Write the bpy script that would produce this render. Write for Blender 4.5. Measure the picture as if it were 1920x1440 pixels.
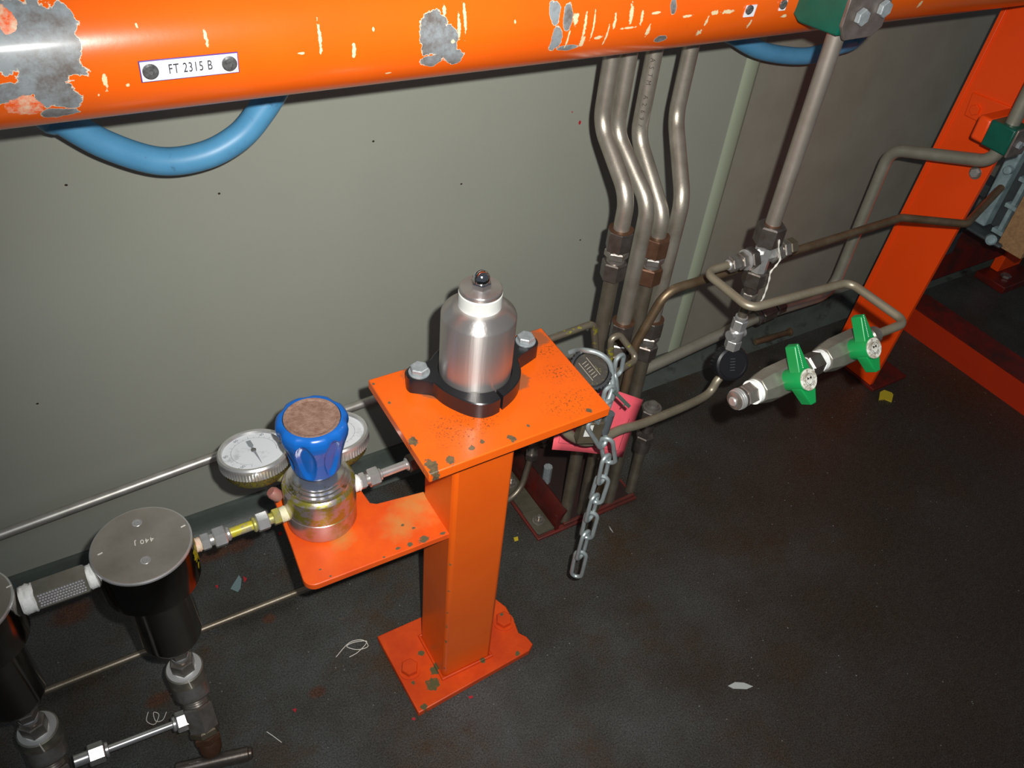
import bpy, bmesh, math, random
from mathutils import Vector as V, Matrix
random.seed(7)
PI=math.pi; R=math.radians
sc=bpy.context.scene
for o in list(bpy.data.objects): bpy.data.objects.remove(o)
# ------------------------------------------------------------------ camera
CAMP=V((0,0,1.2)); FPX=1562.246
RX=V((0.86044605,-0.50271919,0.0831024)); UP=V((0.28297434,0.60708177,0.7425478)); FW=V((0.42374298,0.61540648,-0.66461775))
cd=bpy.data.cameras.new('camera'); cam=bpy.data.objects.new('camera',cd); sc.collection.objects.link(cam)
m=Matrix((RX,UP,-FW)).transposed().to_4x4(); m.translation=CAMP; cam.matrix_world=m
cd.sensor_width=36; cd.lens=FPX/1920*36; cd.clip_start=.02; cd.clip_end=50; sc.camera=cam
# ------------------------------------------------------------------ light
w=bpy.data.worlds.new('world'); sc.world=w; w.use_nodes=True
bg=w.node_tree.nodes['Background']; bg.inputs[0].default_value=(.75,.85,1,1); bg.inputs[1].default_value=.085
def lamp(name,kind,loc,aim,energy,color,**k):
    l=bpy.data.lights.new(name,kind); l.energy=energy; l.color=color
    for a,b in k.items(): setattr(l,a,b)
    o=bpy.data.objects.new(name,l); sc.collection.objects.link(o); o.location=loc
    o.rotation_euler=(V(aim)-V(loc)).to_track_quat('-Z','Y').to_euler(); return o
FL=CAMP+RX*.040+UP*.034-FW*.01
lamp('camera_flash','SPOT',FL,FL+FW*1.0+RX*.12+UP*.10,66,(1,.985,.94),spot_size=R(108),spot_blend=1.0,shadow_soft_size=.007)
lamp('overhead_fill','AREA',(-.5,-.9,2.6),(.2,.6,0),5,(.85,.93,1),shape='RECTANGLE',size=1.2,size_y=.3)  # unseen fill added overhead to give the metals something to reflect
vs=sc.view_settings; vs.view_transform='Standard'; vs.look='None'; vs.exposure=0.0; vs.gamma=1; vs.use_curve_mapping=False
# ------------------------------------------------------------------ sight lines: a photo point put on a real plane
def ray(px,py): return RX*((px-960)/FPX)-UP*((py-720)/FPX)+FW
def PZ(px,py,z): d=ray(px,py); return CAMP+d*((z-CAMP.z)/d.z)
def PY(px,py,y): d=ray(px,py); return CAMP+d*(y/d.y)
def PX(px,py,x): d=ray(px,py); return CAMP+d*(x/d.x)
def proj(p):
    q=V(p)-CAMP; z=q.dot(FW); return 960+FPX*q.dot(RX)/z, 720-FPX*q.dot(UP)/z, z
def ZAT(x,y,py):
    a,b=-.3,1.15
    for i in range(40):
        c=(a+b)/2
        if proj((x,y,c))[1]>py: a=c
        else: b=c
    return (a+b)/2
def mpp(p): return proj(p)[2]/FPX
# ------------------------------------------------------------------ materials
def mat(name,col,metal=0,rough=.5,var=None,vscale=40,vamt=.5,bump=0,bscale=200,spec=.5,coat=0,var2=None,v2scale=15,v2lo=.55,v2hi=.65,blobs=None,stretch=None,anis=0):
    M=bpy.data.materials.new(name); M.use_nodes=True; nt=M.node_tree; N=nt.nodes; L=nt.links
    b=N['Principled BSDF']; b.inputs['Metallic'].default_value=metal*(.74 if rough>.25 else (.9 if rough>=.2 else 1)); b.inputs['Roughness'].default_value=rough
    b.inputs['Specular IOR Level'].default_value=spec; b.inputs['Coat Weight'].default_value=coat
    b.inputs['Coat Roughness'].default_value=.15
    tc=N.new('ShaderNodeTexCoord'); src=tc.outputs['Object']
    if stretch:
        mp=N.new('ShaderNodeMapping'); mp.inputs['Scale'].default_value=stretch; L.new(src,mp.inputs[0]); ssrc=mp.outputs[0]
    else: ssrc=src
    def rgb(c):
        n=N.new('ShaderNodeRGB'); n.outputs[0].default_value=(*c,1); return n.outputs[0]
    def noise(s,det=5,rg=.6,sr=None):
        n=N.new('ShaderNodeTexNoise'); n.inputs['Scale'].default_value=s; n.inputs['Detail'].default_value=det; n.inputs['Roughness'].default_value=rg
        L.new(sr or src,n.inputs['Vector']); return n.outputs['Fac']
    def ramp(f,lo,hi):
        n=N.new('ShaderNodeMapRange'); n.inputs[1].default_value=lo; n.inputs[2].default_value=hi; L.new(f,n.inputs[0]); return n.outputs[0]
    def mix(f,a,c):
        n=N.new('ShaderNodeMix'); n.data_type='RGBA'; L.new(a,n.inputs[6]); L.new(c,n.inputs[7])
        if isinstance(f,float): n.inputs[0].default_value=f
        else: L.new(f,n.inputs[0])
        return n.outputs[2]
    def math_(op,a,c,d=None):
        n=N.new('ShaderNodeMath'); n.operation=op
        for i,q in enumerate((a,c,d)):
            if q is None: continue
            if isinstance(q,(int,float)): n.inputs[i].default_value=q
            else: L.new(q,n.inputs[i])
        return n.outputs[0]
    c=rgb(col)
    if var: c=mix(ramp(noise(vscale,sr=ssrc),.5-vamt*.5,.5+vamt*.5),c,rgb(var))
    if var2: c=mix(ramp(noise(v2scale,8,.7),v2lo,v2hi),c,rgb(var2))
    rg=None; mt=None
    if blobs:
        for B in blobs:
            # B: dict(pts=[(center, (rx,ry,rz))], col, col2, edge, n, ns, soft, metal, rough)
            acc=None
            nz=noise(B.get('ns',60),4,.6)
            for (p,r) in B['pts']:
                s=N.new('ShaderNodeVectorMath'); s.operation='SUBTRACT'; s.inputs[1].default_value=p; L.new(src,s.inputs[0])
                d=N.new('ShaderNodeVectorMath'); d.operation='MULTIPLY'; d.inputs[1].default_value=(1/r[0],1/r[1],1/r[2]); L.new(s.outputs[0],d.inputs[0])
                l=N.new('ShaderNodeVectorMath'); l.operation='LENGTH'; L.new(d.outputs[0],l.inputs[0])
                acc=l.outputs['Value'] if acc is None else math_('MINIMUM',acc,l.outputs['Value'])
            f=math_('ADD',acc,math_('MULTIPLY',math_('SUBTRACT',nz,.5),B.get('n',1.0)))
            so=B.get('soft',.03)
            if 'edge' in B:
                me=ramp(f,1.0+B.get('ew',.1),1.0+B.get('ew',.1)-.02); c=mix(me,c,rgb(B['edge']))
            mk=ramp(f,1+so,1-so)
            if 'gate' in B: mk=math_('MULTIPLY',mk,ramp(noise(B['gate'][0],3,.6),B['gate'][1],B['gate'][2]))
            cc=rgb(B['col'])
            if 'col2' in B: cc=mix(ramp(noise(B.get('c2s',90),8,.75),.42,.62),cc,rgb(B['col2']))
            if 'k' in B: mk=math_('MULTIPLY',mk,B['k'])
            c=mix(mk,c,cc)
            if 'rough' in B:
                a=N.new('ShaderNodeMix'); a.data_type='FLOAT'; L.new(mk,a.inputs[0])
                if rg is None: a.inputs[2].default_value=rough
                else: L.new(rg,a.inputs[2])
                a.inputs[3].default_value=B['rough']; rg=a.outputs[0]
    L.new(c,b.inputs['Base Color'])
    if rg is not None: L.new(rg,b.inputs['Roughness'])
    if bump:
        bn=N.new('ShaderNodeBump'); bn.inputs['Strength'].default_value=bump; bn.inputs['Distance'].default_value=.001
        L.new(noise(bscale,3,.6,ssrc),bn.inputs['Height']); L.new(bn.outputs[0],b.inputs['Normal'])
    return M
STEEL=mat('stainless_tube',(.50,.46,.40),1,.40,var=(.31,.275,.22),vscale=30,vamt=.5,bump=.15,bscale=500)
STEEL_D=mat('dark_stained_tube',(.30,.265,.21),1,.42,var=(.16,.13,.09),vscale=25,vamt=.5,bump=.15,bscale=400)
OLTUBE=mat('olive_brown_tube',(.42,.37,.27),.8,.42,var=(.27,.23,.16),vscale=25,vamt=.5)
BROWN=mat('brown_stained_tube',(.30,.22,.14),1,.45,var=(.17,.11,.06),vscale=25,vamt=.4)
NUT=mat('fitting_steel',(.42,.40,.38),1,.30,var=(.22,.18,.14),vscale=60,vamt=.5,bump=.1)
NUT_B=mat('bright_fitting_steel',(.78,.78,.78),1,.30,var=(.55,.54,.52),vscale=50,vamt=.6)
NUT_D=mat('dark_fitting_steel',(.20,.18,.17),1,.33,var=(.11,.085,.065),vscale=60,vamt=.5,bump=.1)
RUST=mat('rusty_steel',(.17,.085,.05),.8,.5,var=(.10,.05,.03),vscale=90,vamt=.5)
CHROME=mat('chrome',(.8,.78,.78),1,.08)
BOWL=mat('polished_steel',(.25,.23,.21),1,.15,var=(.17,.145,.125),vscale=18,vamt=.6)
BOWLTOP=mat('polished_steel_lid',(.62,.58,.52),1,.36,var=(.40,.36,.30),vscale=22,vamt=.5)
BRUSH=mat('brushed_aluminium',(.66,.62,.60),1,.28,var=(.50,.47,.45),vscale=14,vamt=.6,bump=.12,bscale=300,stretch=(1,1,.05))
for _n in [BRUSH.node_tree]:
    _b=_n.nodes['Principled BSDF']; _t=_n.nodes.new('ShaderNodeTangent'); _t.direction_type='RADIAL'; _t.axis='Z'
    _b.inputs['Anisotropic'].default_value=.8; _b.inputs['Anisotropic Rotation'].default_value=.25; _b.inputs['Metallic'].default_value=.86; _b.inputs['Roughness'].default_value=.36; _n.links.new(_t.outputs[0],_b.inputs['Tangent'])
WHITEP=mat('white_plastic',(.62,.63,.60),0,.4)
PTFE=mat('white_thread_tape',(.85,.86,.84),0,.5,bump=.5,bscale=400)
PTFE2=mat('matt_light_steel_face',(.50,.50,.50),.5,.5)
PINKT=mat('stained_thread_tape',(.75,.42,.30),0,.6,var=(.8,.7,.55),vscale=120,vamt=.3,bump=.6,bscale=500)
CREAMT=mat('cream_thread_tape',(.75,.70,.48),0,.6,bump=.6,bscale=500)
BLACKA=mat('black_anodised',(.012,.012,.014),.0,.28,spec=.6,bump=.08,bscale=400)
BLACKP=mat('black_plastic',(.012,.012,.014),0,.35)
BLACKK=mat('dirty_black_handwheel',(.030,.024,.017),.2,.35,var2=(.26,.24,.03),v2scale=150,v2lo=.60,v2hi=.64,bump=.15,bscale=300)
GALV=mat('galvanised_steel',(.46,.52,.52),.75,.38,var=(.30,.35,.36),vscale=60,vamt=.5)
BOLTG=mat('galvanised_bolt',(.42,.46,.47),.5,.45,var=(.28,.31,.33),vscale=150,vamt=.4,bump=.3,bscale=300)
BLUEP=mat('blue_plastic',(.008,.12,.47),0,.28,spec=.5)
KNOBT=mat('brown_dust',(.19,.095,.065),0,.8,var=(.32,.20,.15),vscale=180,vamt=.4,bump=.8,bscale=500)
HOSE=mat('blue_rubber_hose',(.10,.33,.56),0,.42,var=(.075,.27,.48),vscale=30,vamt=.6,var2=(.06,.16,.28),v2scale=60,v2lo=.62,v2hi=.72)
GREENP=mat('green_plastic',(.006,.23,.055),0,.35)
TEAL=mat('green_clamp_plastic',(.003,.10,.065),0,.35,var=(.002,.07,.045),vscale=40,vamt=.5)
CLAMPST=mat('clamp_cover_steel',(.28,.24,.22),.8,.4,var=(.18,.14,.12),vscale=60,vamt=.4)
VALVEB=mat('valve_body_steel',(.40,.38,.33),1,.36,var=(.28,.27,.21),vscale=60,vamt=.5,bump=.1)
YELT=mat('yellow_painted_tube',(.55,.47,.03),.15,.35,var=(.33,.29,.22),vscale=110,vamt=.12)
YELN=mat('yellow_painted_fitting',(.42,.38,.06),.5,.38,var=(.4,.38,.3),vscale=80,vamt=.3)
REGM=mat('plated_body_with_yellow_overspray',(.50,.42,.42),1,.27,var2=(.40,.36,.06),v2scale=75,v2lo=.45,v2hi=.53,bump=.1)
REGL=mat('pink_tinted_plated_steel',(.58,.46,.44),1,.27,var2=(.40,.36,.12),v2scale=26,v2lo=.50,v2hi=.60,bump=.1)
REGT=mat('polished_plated_steel',(.66,.62,.58),1,.2,var2=(.28,.25,.05),v2scale=45,v2lo=.55,v2hi=.62)
GCASE=mat('gauge_case_with_yellow_speckle',(.14,.12,.10),.8,.35,var2=(.36,.30,.03),v2scale=520,v2lo=.46,v2hi=.52)
DIAL=mat('dial_face',(.74,.77,.80),0,.4,var2=(.45,.47,.50),v2scale=45,v2lo=.55,v2hi=.70)
INK=mat('dark_print',(.03,.03,.035),0,.5)
GREYINK=mat('grey_print',(.25,.27,.29),0,.5)
NAMEP=mat('white_name_plate',(.80,.80,.86),0,.3)
NAMEE=mat('violet_plate_edge',(.10,.05,.28),0,.4)
SCREW=mat('screw_steel',(.30,.30,.30),.9,.35,var=(.12,.12,.12),vscale=300,vamt=.4)
PINK=mat('pink_card',(.92,.14,.18),0,.5,var=(.86,.11,.15),vscale=25,vamt=.4)
BRASS=mat('dull_brass',(.20,.165,.11),.8,.4,var=(.12,.10,.07),vscale=60,vamt=.5)
STRING=mat('white_thread',(.75,.72,.65),0,.8)
REDD=mat('dark_red_paint_and_shade',(.17,.010,.006),0,.35,var=(.05,.014,.01),vscale=22,vamt=.35,bump=.2)
REDK=mat('maroon_primer',(.16,.018,.014),0,.5,var=(.06,.02,.015),vscale=25,vamt=.4)
OLIVE=mat('dirty_olive_steel',(.105,.095,.065),.2,.55,var=(.06,.05,.035),vscale=40,vamt=.5,bump=.3)
DARKBOX=mat('dark_opening_shade',(.012,.009,.008),0,.6,var=(.03,.01,.008),vscale=30,vamt=.4)
CRATE=mat('grey_cast_grille',(.34,.46,.48),0,.6,var=(.17,.23,.25),vscale=50,vamt=.5,bump=.5,bscale=120)
WOOD=mat('chipboard',(.42,.24,.11),0,.7,var=(.27,.15,.07),vscale=150,vamt=.4,bump=.2)
GREYM=mat('grey_machine_paint',(.07,.085,.09),.1,.45,var=(.04,.045,.05),vscale=20,vamt=.5)
YEL=mat('yellow_paper',(.50,.38,.02),0,.6)
GLINT=mat('white_debris',(.45,.47,.45),0,.5)
BLUEGREY=mat('blue_grey_paint_flake',(.17,.25,.26),0,.5)
REDF=mat('red_paint_flake',(.45,.02,.03),0,.5)
# ------------------------------------------------------------------ mesh helpers
def basis(ax,hint=None):
    ax=V(ax).normalized(); h=V(hint) if hint else (V((0,0,1)) if abs(ax.z)<.9 else V((1,0,0)))
    u=(h-ax*h.dot(ax)).normalized(); return u,ax.cross(u),ax
def fillet(pts,r=.03,n=8):
    pts=[V(p) for p in pts]; out=[pts[0]]
    for i in range(1,len(pts)-1):
        rr=r[i-1] if isinstance(r,(list,tuple)) else r
        a=(pts[i-1]-pts[i]); b=(pts[i+1]-pts[i]); la,lb=a.length,b.length; a.normalize(); b.normalize()
        ang=a.angle(b)
        if ang>PI-.02 or rr<=0: out.append(pts[i]); continue
        t=min(rr/math.tan(ang/2),la*.49,lb*.49); rr=t*math.tan(ang/2)
        c=pts[i]+(a+b).normalized()*(rr/math.sin(ang/2)); s=pts[i]+a*t-c; e=pts[i]+b*t-c
        tot=s.angle(e)
        for k in range(n+1):
            q=k/n; out.append(c+(s*math.sin((1-q)*tot)+e*math.sin(q*tot))/math.sin(tot))
    out.append(pts[-1]); return out
def catmull(pts,n=8,closed=False):
    pts=[V(p) for p in pts]; out=[]; N=len(pts)
    for i in range(N if closed else N-1):
        if closed: p0,p1,p2,p3=[pts[(i+k-1)%N] for k in range(4)]
        else: p0,p1,p2,p3=pts[max(i-1,0)],pts[i],pts[i+1],pts[min(i+2,N-1)]
        for k in range(n):
            t=k/n; out.append(.5*((2*p1)+(-p0+p2)*t+(2*p0-5*p1+4*p2-p3)*t*t+(-p0+3*p1-3*p2+p3)*t**3))
    if not closed: out.append(pts[-1])
    return out
class MB:
    def __init__(s): s.v=[]; s.f=[]
    def add(s,v,f):
        o=len(s.v); s.v+= [V(p) for p in v]; s.f+=[[i+o for i in q] for q in f]; return s
    def sweep(s,pts,r,seg=16,closed=False,cap=True):
        pts=[V(p) for p in pts]; n=len(pts); T=[]
        for i in range(n):
            if closed: d=pts[(i+1)%n]-pts[i-1]
            else: d=pts[min(i+1,n-1)]-pts[max(i-1,0)]
            T.append(d.normalized())
        u,_,_=basis(T[0]); vs=[]
        for i in range(n):
            u=(u-T[i]*u.dot(T[i])).normalized(); w=T[i].cross(u)
            rr=r[i] if isinstance(r,(list,tuple)) else r
            for k in range(seg):
                a=2*PI*k/seg; vs.append(pts[i]+(u*math.cos(a)+w*math.sin(a))*rr)
        fs=[]
        for i in range(n if closed else n-1):
            j=(i+1)%n
            for k in range(seg): fs.append([i*seg+k,i*seg+(k+1)%seg,j*seg+(k+1)%seg,j*seg+k])
        if cap and not closed: fs.append(list(range(seg))[::-1]); fs.append([(n-1)*seg+k for k in range(seg)])
        return s.add(vs,fs)
    def lathe(s,prof,o,ax=(0,0,1),seg=32,rf=None,hint=None):
        u,w,a=basis(ax,hint); o=V(o); vs=[]; fs=[]; n=len(prof)
        for i,(r,h) in enumerate(prof):
            for k in range(seg):
                t=2*PI*k/seg; rr=max(r,1e-5)*(rf(t,h,i) if rf else 1)
                vs.append(o+a*h+(u*math.cos(t)+w*math.sin(t))*rr)
        for i in range(n-1):
            for k in range(seg): fs.append([i*seg+k,i*seg+(k+1)%seg,(i+1)*seg+(k+1)%seg,(i+1)*seg+k])
        fs.append(list(range(seg))[::-1]); fs.append([(n-1)*seg+k for k in range(seg)])
        return s.add(vs,fs)
    def hexn(s,o,ax,L,r,hint=None,ch=.10,n=6):   # r = corner radius
        c=ch*r*1.0
        return s.lathe([(r*.90,0),(r,c),(r,L-c),(r*.90,L)],o,ax,n,hint=hint)
    def box(s,o,ux,uy,uz):                          # corner + three edge vectors
        o,ux,uy,uz=V(o),V(ux),V(uy),V(uz)
        vs=[o,o+ux,o+ux+uy,o+uy,o+uz,o+ux+uz,o+ux+uy+uz,o+uy+uz]
        f=[[3,2,1,0],[4,5,6,7],[0,1,5,4],[1,2,6,5],[2,3,7,6],[3,0,4,7]]
        if ux.cross(uy).dot(uz)<0: f=[q[::-1] for q in f]
        return s.add(vs,f)
    def bx(s,a,b): return s.box(a,(b[0]-a[0],0,0),(0,b[1]-a[1],0),(0,0,b[2]-a[2]))
    def prism(s,poly,o,ux,uy,h):                    # poly in (ux,uy), extruded by vector h
        o,ux,uy,h=V(o),V(ux),V(uy),V(h); n=len(poly)
        b=[o+ux*p[0]+uy*p[1] for p in poly]
        f=[list(range(n))[::-1],[n+i for i in range(n)]]+[[i,(i+1)%n,n+(i+1)%n,n+i] for i in range(n)]
        ar=sum(poly[i][0]*poly[(i+1)%n][1]-poly[(i+1)%n][0]*poly[i][1] for i in range(n))
        if (ar>0)!=(ux.cross(uy).dot(h)>0): f=[q[::-1] for q in f]
        return s.add(b+[p+h for p in b],f)
    def build(s,name,m,parent=None,loc=None,bevel=0,bseg=2,angle=35):
        if parent is not None: base=parent['_o'][:] ; base=V(base)
        else: base=V(loc) if loc is not None else sum(s.v,V())/len(s.v)
        me=bpy.data.meshes.new(name); me.from_pydata([p-base for p in s.v],[],s.f); me.update()
        me.materials.append(m); me.shade_smooth(); me.set_sharp_from_angle(angle=R(angle))
        o=bpy.data.objects.new(name,me); sc.collection.objects.link(o)
        if parent is not None: o.parent=parent
        else: o.location=base
        o['_o']=tuple(base)
        if bevel:
            b=o.modifiers.new('bevel','BEVEL'); b.width=bevel; b.segments=bseg; b.limit_method='ANGLE'; b.angle_limit=R(30); b.harden_normals=False
        return o
def tag(o,label,cat,group=None):
    o['label']=label; o['category']=cat
    if group: o['group']=group
    return o
def thing(name,loc,label,cat,group=None):
    o=bpy.data.objects.new(name,None); sc.collection.objects.link(o); o.location=loc; o['_o']=tuple(loc)
    o.empty_display_size=.02
    return tag(o,label,cat,group)
def struct(o): o['kind']='structure'; return o
def textmesh(body,size,o,ux,uy,m,parent,name='lettering',depth=.0002,space=1.0,sx=1.0):
    c=bpy.data.curves.new(name,'FONT'); c.body=body; c.size=size; c.align_x='CENTER'; c.align_y='CENTER'; c.extrude=depth; c.space_character=space
    t=bpy.data.objects.new(name,c); sc.collection.objects.link(t)
    dg=bpy.context.evaluated_depsgraph_get(); dg.update(); me=bpy.data.meshes.new_from_object(t.evaluated_get(dg))
    bpy.data.objects.remove(t); ux=V(ux).normalized(); uy=V(uy).normalized(); uz=ux.cross(uy); base=V(parent['_o'][:])
    M4=Matrix((ux,uy,uz)).transposed().to_4x4(); M4.translation=V(o)-base; me.transform(M4@Matrix.Diagonal((sx,1,1,1)))
    me.materials.clear(); me.materials.append(m)
    ob=bpy.data.objects.new(name,me); sc.collection.objects.link(ob); ob.parent=parent; ob['_o']=tuple(base); return ob
X_,Y_,Z_=V((1,0,0)),V((0,1,0)),V((0,0,1))
# ================================================================== setting
WY=1.01
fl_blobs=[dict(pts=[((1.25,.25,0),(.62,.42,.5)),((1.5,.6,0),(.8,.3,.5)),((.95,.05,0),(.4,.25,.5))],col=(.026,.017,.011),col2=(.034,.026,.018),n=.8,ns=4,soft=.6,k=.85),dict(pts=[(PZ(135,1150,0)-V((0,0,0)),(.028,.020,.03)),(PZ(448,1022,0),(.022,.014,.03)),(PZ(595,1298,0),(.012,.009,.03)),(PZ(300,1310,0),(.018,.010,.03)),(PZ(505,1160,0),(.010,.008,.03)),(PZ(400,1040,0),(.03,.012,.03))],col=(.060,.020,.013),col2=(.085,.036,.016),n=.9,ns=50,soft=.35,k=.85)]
def floor_mat():
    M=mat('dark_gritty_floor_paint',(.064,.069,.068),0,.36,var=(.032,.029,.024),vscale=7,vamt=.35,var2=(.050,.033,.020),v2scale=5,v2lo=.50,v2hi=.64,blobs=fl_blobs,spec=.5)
    nt=M.node_tree; N=nt.nodes; L=nt.links; b=N['Principled BSDF']; tc=[n for n in N if n.type=='TEX_COORD'][0]
    src=b.inputs['Base Color'].links[0].from_socket
    v=N.new('ShaderNodeTexNoise'); v.inputs['Scale'].default_value=420; v.inputs['Detail'].default_value=4; v.inputs['Roughness'].default_value=.7; L.new(tc.outputs['Object'],v.inputs[0])
    r=N.new('ShaderNodeMapRange'); r.inputs[1].default_value=.35; r.inputs[2].default_value=.72; r.inputs[3].default_value=.42; r.inputs[4].default_value=2.1; L.new(v.outputs[0],r.inputs[0])
    mu=N.new('ShaderNodeMix'); mu.data_type='RGBA'; mu.blend_type='MULTIPLY'; mu.inputs[0].default_value=1; L.new(src,mu.inputs[6]); L.new(r.outputs[0],mu.inputs[7])
    # pale grit
    vo=N.new('ShaderNodeTexVoronoi'); vo.inputs['Scale'].default_value=75; L.new(tc.outputs['Object'],vo.inputs['Vector'])
    n2=N.new('ShaderNodeTexNoise'); n2.inputs['Scale'].default_value=31; L.new(tc.outputs['Object'],n2.inputs[0])
    th=N.new('ShaderNodeMath'); th.operation='MULTIPLY'; L.new(n2.outputs[0],th.inputs[0]); th.inputs[1].default_value=.14
    lt=N.new('ShaderNodeMath'); lt.operation='LESS_THAN'; L.new(vo.outputs['Distance'],lt.inputs[0]); L.new(th.outputs[0],lt.inputs[1])
    gr=N.new('ShaderNodeMath'); gr.operation='GREATER_THAN'; sp=N.new('ShaderNodeSeparateColor'); L.new(vo.outputs['Color'],sp.inputs[0]); L.new(sp.outputs[0],gr.inputs[0]); gr.inputs[1].default_value=.72
    an=N.new('ShaderNodeMath'); an.operation='MULTIPLY'; L.new(lt.outputs[0],an.inputs[0]); L.new(gr.outputs[0],an.inputs[1])
    m2=N.new('ShaderNodeMix'); m2.data_type='RGBA'; m2.inputs[7].default_value=(.20,.21,.20,1); L.new(an.outputs[0],m2.inputs[0]); L.new(mu.outputs[2],m2.inputs[6])
    L.new(m2.outputs[2],b.inputs['Base Color'])
    bn=N.new('ShaderNodeBump'); bn.inputs['Strength'].default_value=.55; bn.inputs['Distance'].default_value=.0012; L.new(v.outputs[0],bn.inputs['Height']); L.new(bn.outputs[0],b.inputs['Normal'])
    return M
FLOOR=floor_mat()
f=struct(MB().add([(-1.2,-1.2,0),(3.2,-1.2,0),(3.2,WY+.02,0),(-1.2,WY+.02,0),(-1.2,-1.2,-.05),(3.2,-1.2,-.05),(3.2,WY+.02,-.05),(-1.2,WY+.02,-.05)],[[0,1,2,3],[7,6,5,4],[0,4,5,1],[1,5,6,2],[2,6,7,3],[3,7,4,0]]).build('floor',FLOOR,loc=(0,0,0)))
xj=(PY(1400,130,WY).x+PY(1285,600,WY).x)/2
wl_bl=[dict(pts=[(PY(1087,230,WY)-V((0,WY,0)),(.0022,.02,.0035)),(PY(1073,210,WY)-V((0,WY,0)),(.001,.02,.0015))],col=(.45,.02,.03),n=.6,ns=300),
 dict(pts=[(PY(x,y,WY)-V((0,WY,0)),(.0018,.02,.0014)) for x,y in ((124,347),(411,363),(1088,450),(700,265),(1560,165),(1385,175),(730,1100),(70,757),(865,345),(1400,410))],col=(.03,.02,.015),n=.7,ns=300)]
WALL=mat('sage_grey_wall_paint',(.325,.335,.285),0,.42,var=(.30,.312,.265),vscale=5,vamt=.6,bump=.10,bscale=600,blobs=wl_bl,spec=.4)
WALL_R=mat('sage_grey_wall_paint_worn',(.30,.29,.24),0,.42,var=(.245,.225,.18),vscale=9,vamt=.5,bump=.10,bscale=600,var2=(.10,.08,.055),v2scale=24,v2lo=.66,v2hi=.80,spec=.4)
struct(MB().bx((-1.2,WY,0),(xj,WY+.04,2.4)).build('wall_back',WALL,loc=(0,WY,0)))
struct(MB().bx((xj,WY+.0015,0),(3.2,WY+.04,2.4)).build('wall_back',WALL_R,loc=(0,WY,0)))
struct(MB().prism([(-.019,.003),(-.015,-.003),(-.007,-.006),(.007,-.006),(.015,-.003),(.019,.003)],(xj,WY,.045),X_,Y_,(0,0,2.3)).build('trim_1',mat('joint_strip_paint',(.33,.37,.27),0,.4,bump=.08,bscale=500),angle=60))
SKIRT=mat('floor_paint_on_skirting',(.085,.105,.095),0,.5,var=(.06,.07,.06),vscale=20,vamt=.5,var2=(.02,.018,.014),v2scale=14,v2lo=.55,v2hi=.7,bump=.4,bscale=250)
sk=[(0,.05),(-.006,.05),(-.008,.046),(-.0095,.03),(-.014,.018),(-.024,.008),(-.042,0.0),(0,0)]
struct(MB().prism(sk,(-1.2,WY,0),Y_,Z_,(4.4,0,0)).build('baseboard_back',SKIRT,angle=60))
# ================================================================== header pipe
HR=.057; HY=.755
def fit_z(px,py):
    best=None; z=.8
    while z<1.12:
        X=None
        # centre whose lower silhouette passes (px,py)
        d=ray(px,py); x=PY(px,py,HY).x
        mx=max(((proj((x+dx,HY+HR*math.cos(t*.1),z+HR*math.sin(t*.1)))) for t in range(63) for dx in (0,)),key=lambda q:q[1])
        # compare along slope
        if mx[1]+(px-mx[0])*(-.122)<py: return x,z
        z+=.001
    return x,z
xa,za=fit_z(40,240); xb,zb=fit_z(1860,17)
def hz(x): return za+(zb-za)*(x-xa)/(xb-xa)
A=V((-.9,HY,hz(-.9))); B=V((2.6,HY,hz(2.6))); HAX=(B-A).normalized()
def HC(px,py,rr=HR):     # sight line meets the pipe surface
    d=ray(px,py); o=CAMP-A; a=d-HAX*d.dot(HAX); b=o-HAX*o.dot(HAX)
    qa=a.dot(a); qb=2*a.dot(b); qc=b.dot(b)-rr*rr; D=qb*qb-4*qa*qc
    t=(-qb-math.sqrt(max(D,0)))/(2*qa); return CAMP+d*t
HO=V((.5,HY,hz(.5)))
def hb(px,py,rx,ry):
    p=HC(px,py); k=mpp(p); return (p-HO,(rx*k,ry*k*1.15,ry*k*1.15))
bare=[hb(55,55,70,50),hb(80,115,66,48),hb(20,95,50,40),hb(118,40,20,30),hb(125,85,24,28),hb(95,170,38,30),hb(128,188,26,20),hb(110,212,30,14),hb(20,175,50,18)]
bare2=[hb(815,45,26,22),hb(815,75,30,26),hb(838,85,20,30),hb(855,108,20,13),hb(808,115,24,12)]
bare3=[hb(1042,22,13,17),hb(1065,33,11,20),hb(1043,75,12,22),hb(1062,90,26,6),hb(1238,73,14,7),hb(1263,12,7,12)]
scr=[hb(x,y,a,b) for x,y,a,b in [(386,70,3,13),(600,72,3,24),(601,95,2,8),(664,95,4,11),(872,30,3,26),(861,48,3,18),(833,20,4,8),(197,152,4,14),(256,48,2,4),(1097,50,3,22),(1113,50,2,24),(1092,78,5,10),(1123,70,8,3),(1138,65,2,20),(1153,42,3,14),(1184,28,4,18),(1204,32,3,12),(1215,58,4,10),(1080,35,6,9),(1064,75,2,16),(850,78,4,3),(728,137,6,2),(966,40,2,3),(700,55,2,3),(565,100,6,2),(1290,30,12,2),(1340,24,8,4),(1325,40,3,8),(1405,45,3,8),(1310,62,6,6),(1365,22,14,3),(1470,30,6,3),(1725,8,4,6),(1230,24,10,2),(1180,52,16,2),(240,160,3,3),(185,178,2,4)]]
isl=[hb(8,35,16,22),hb(45,200,32,20)]
ORC=(.86,.130,.006)
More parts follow.
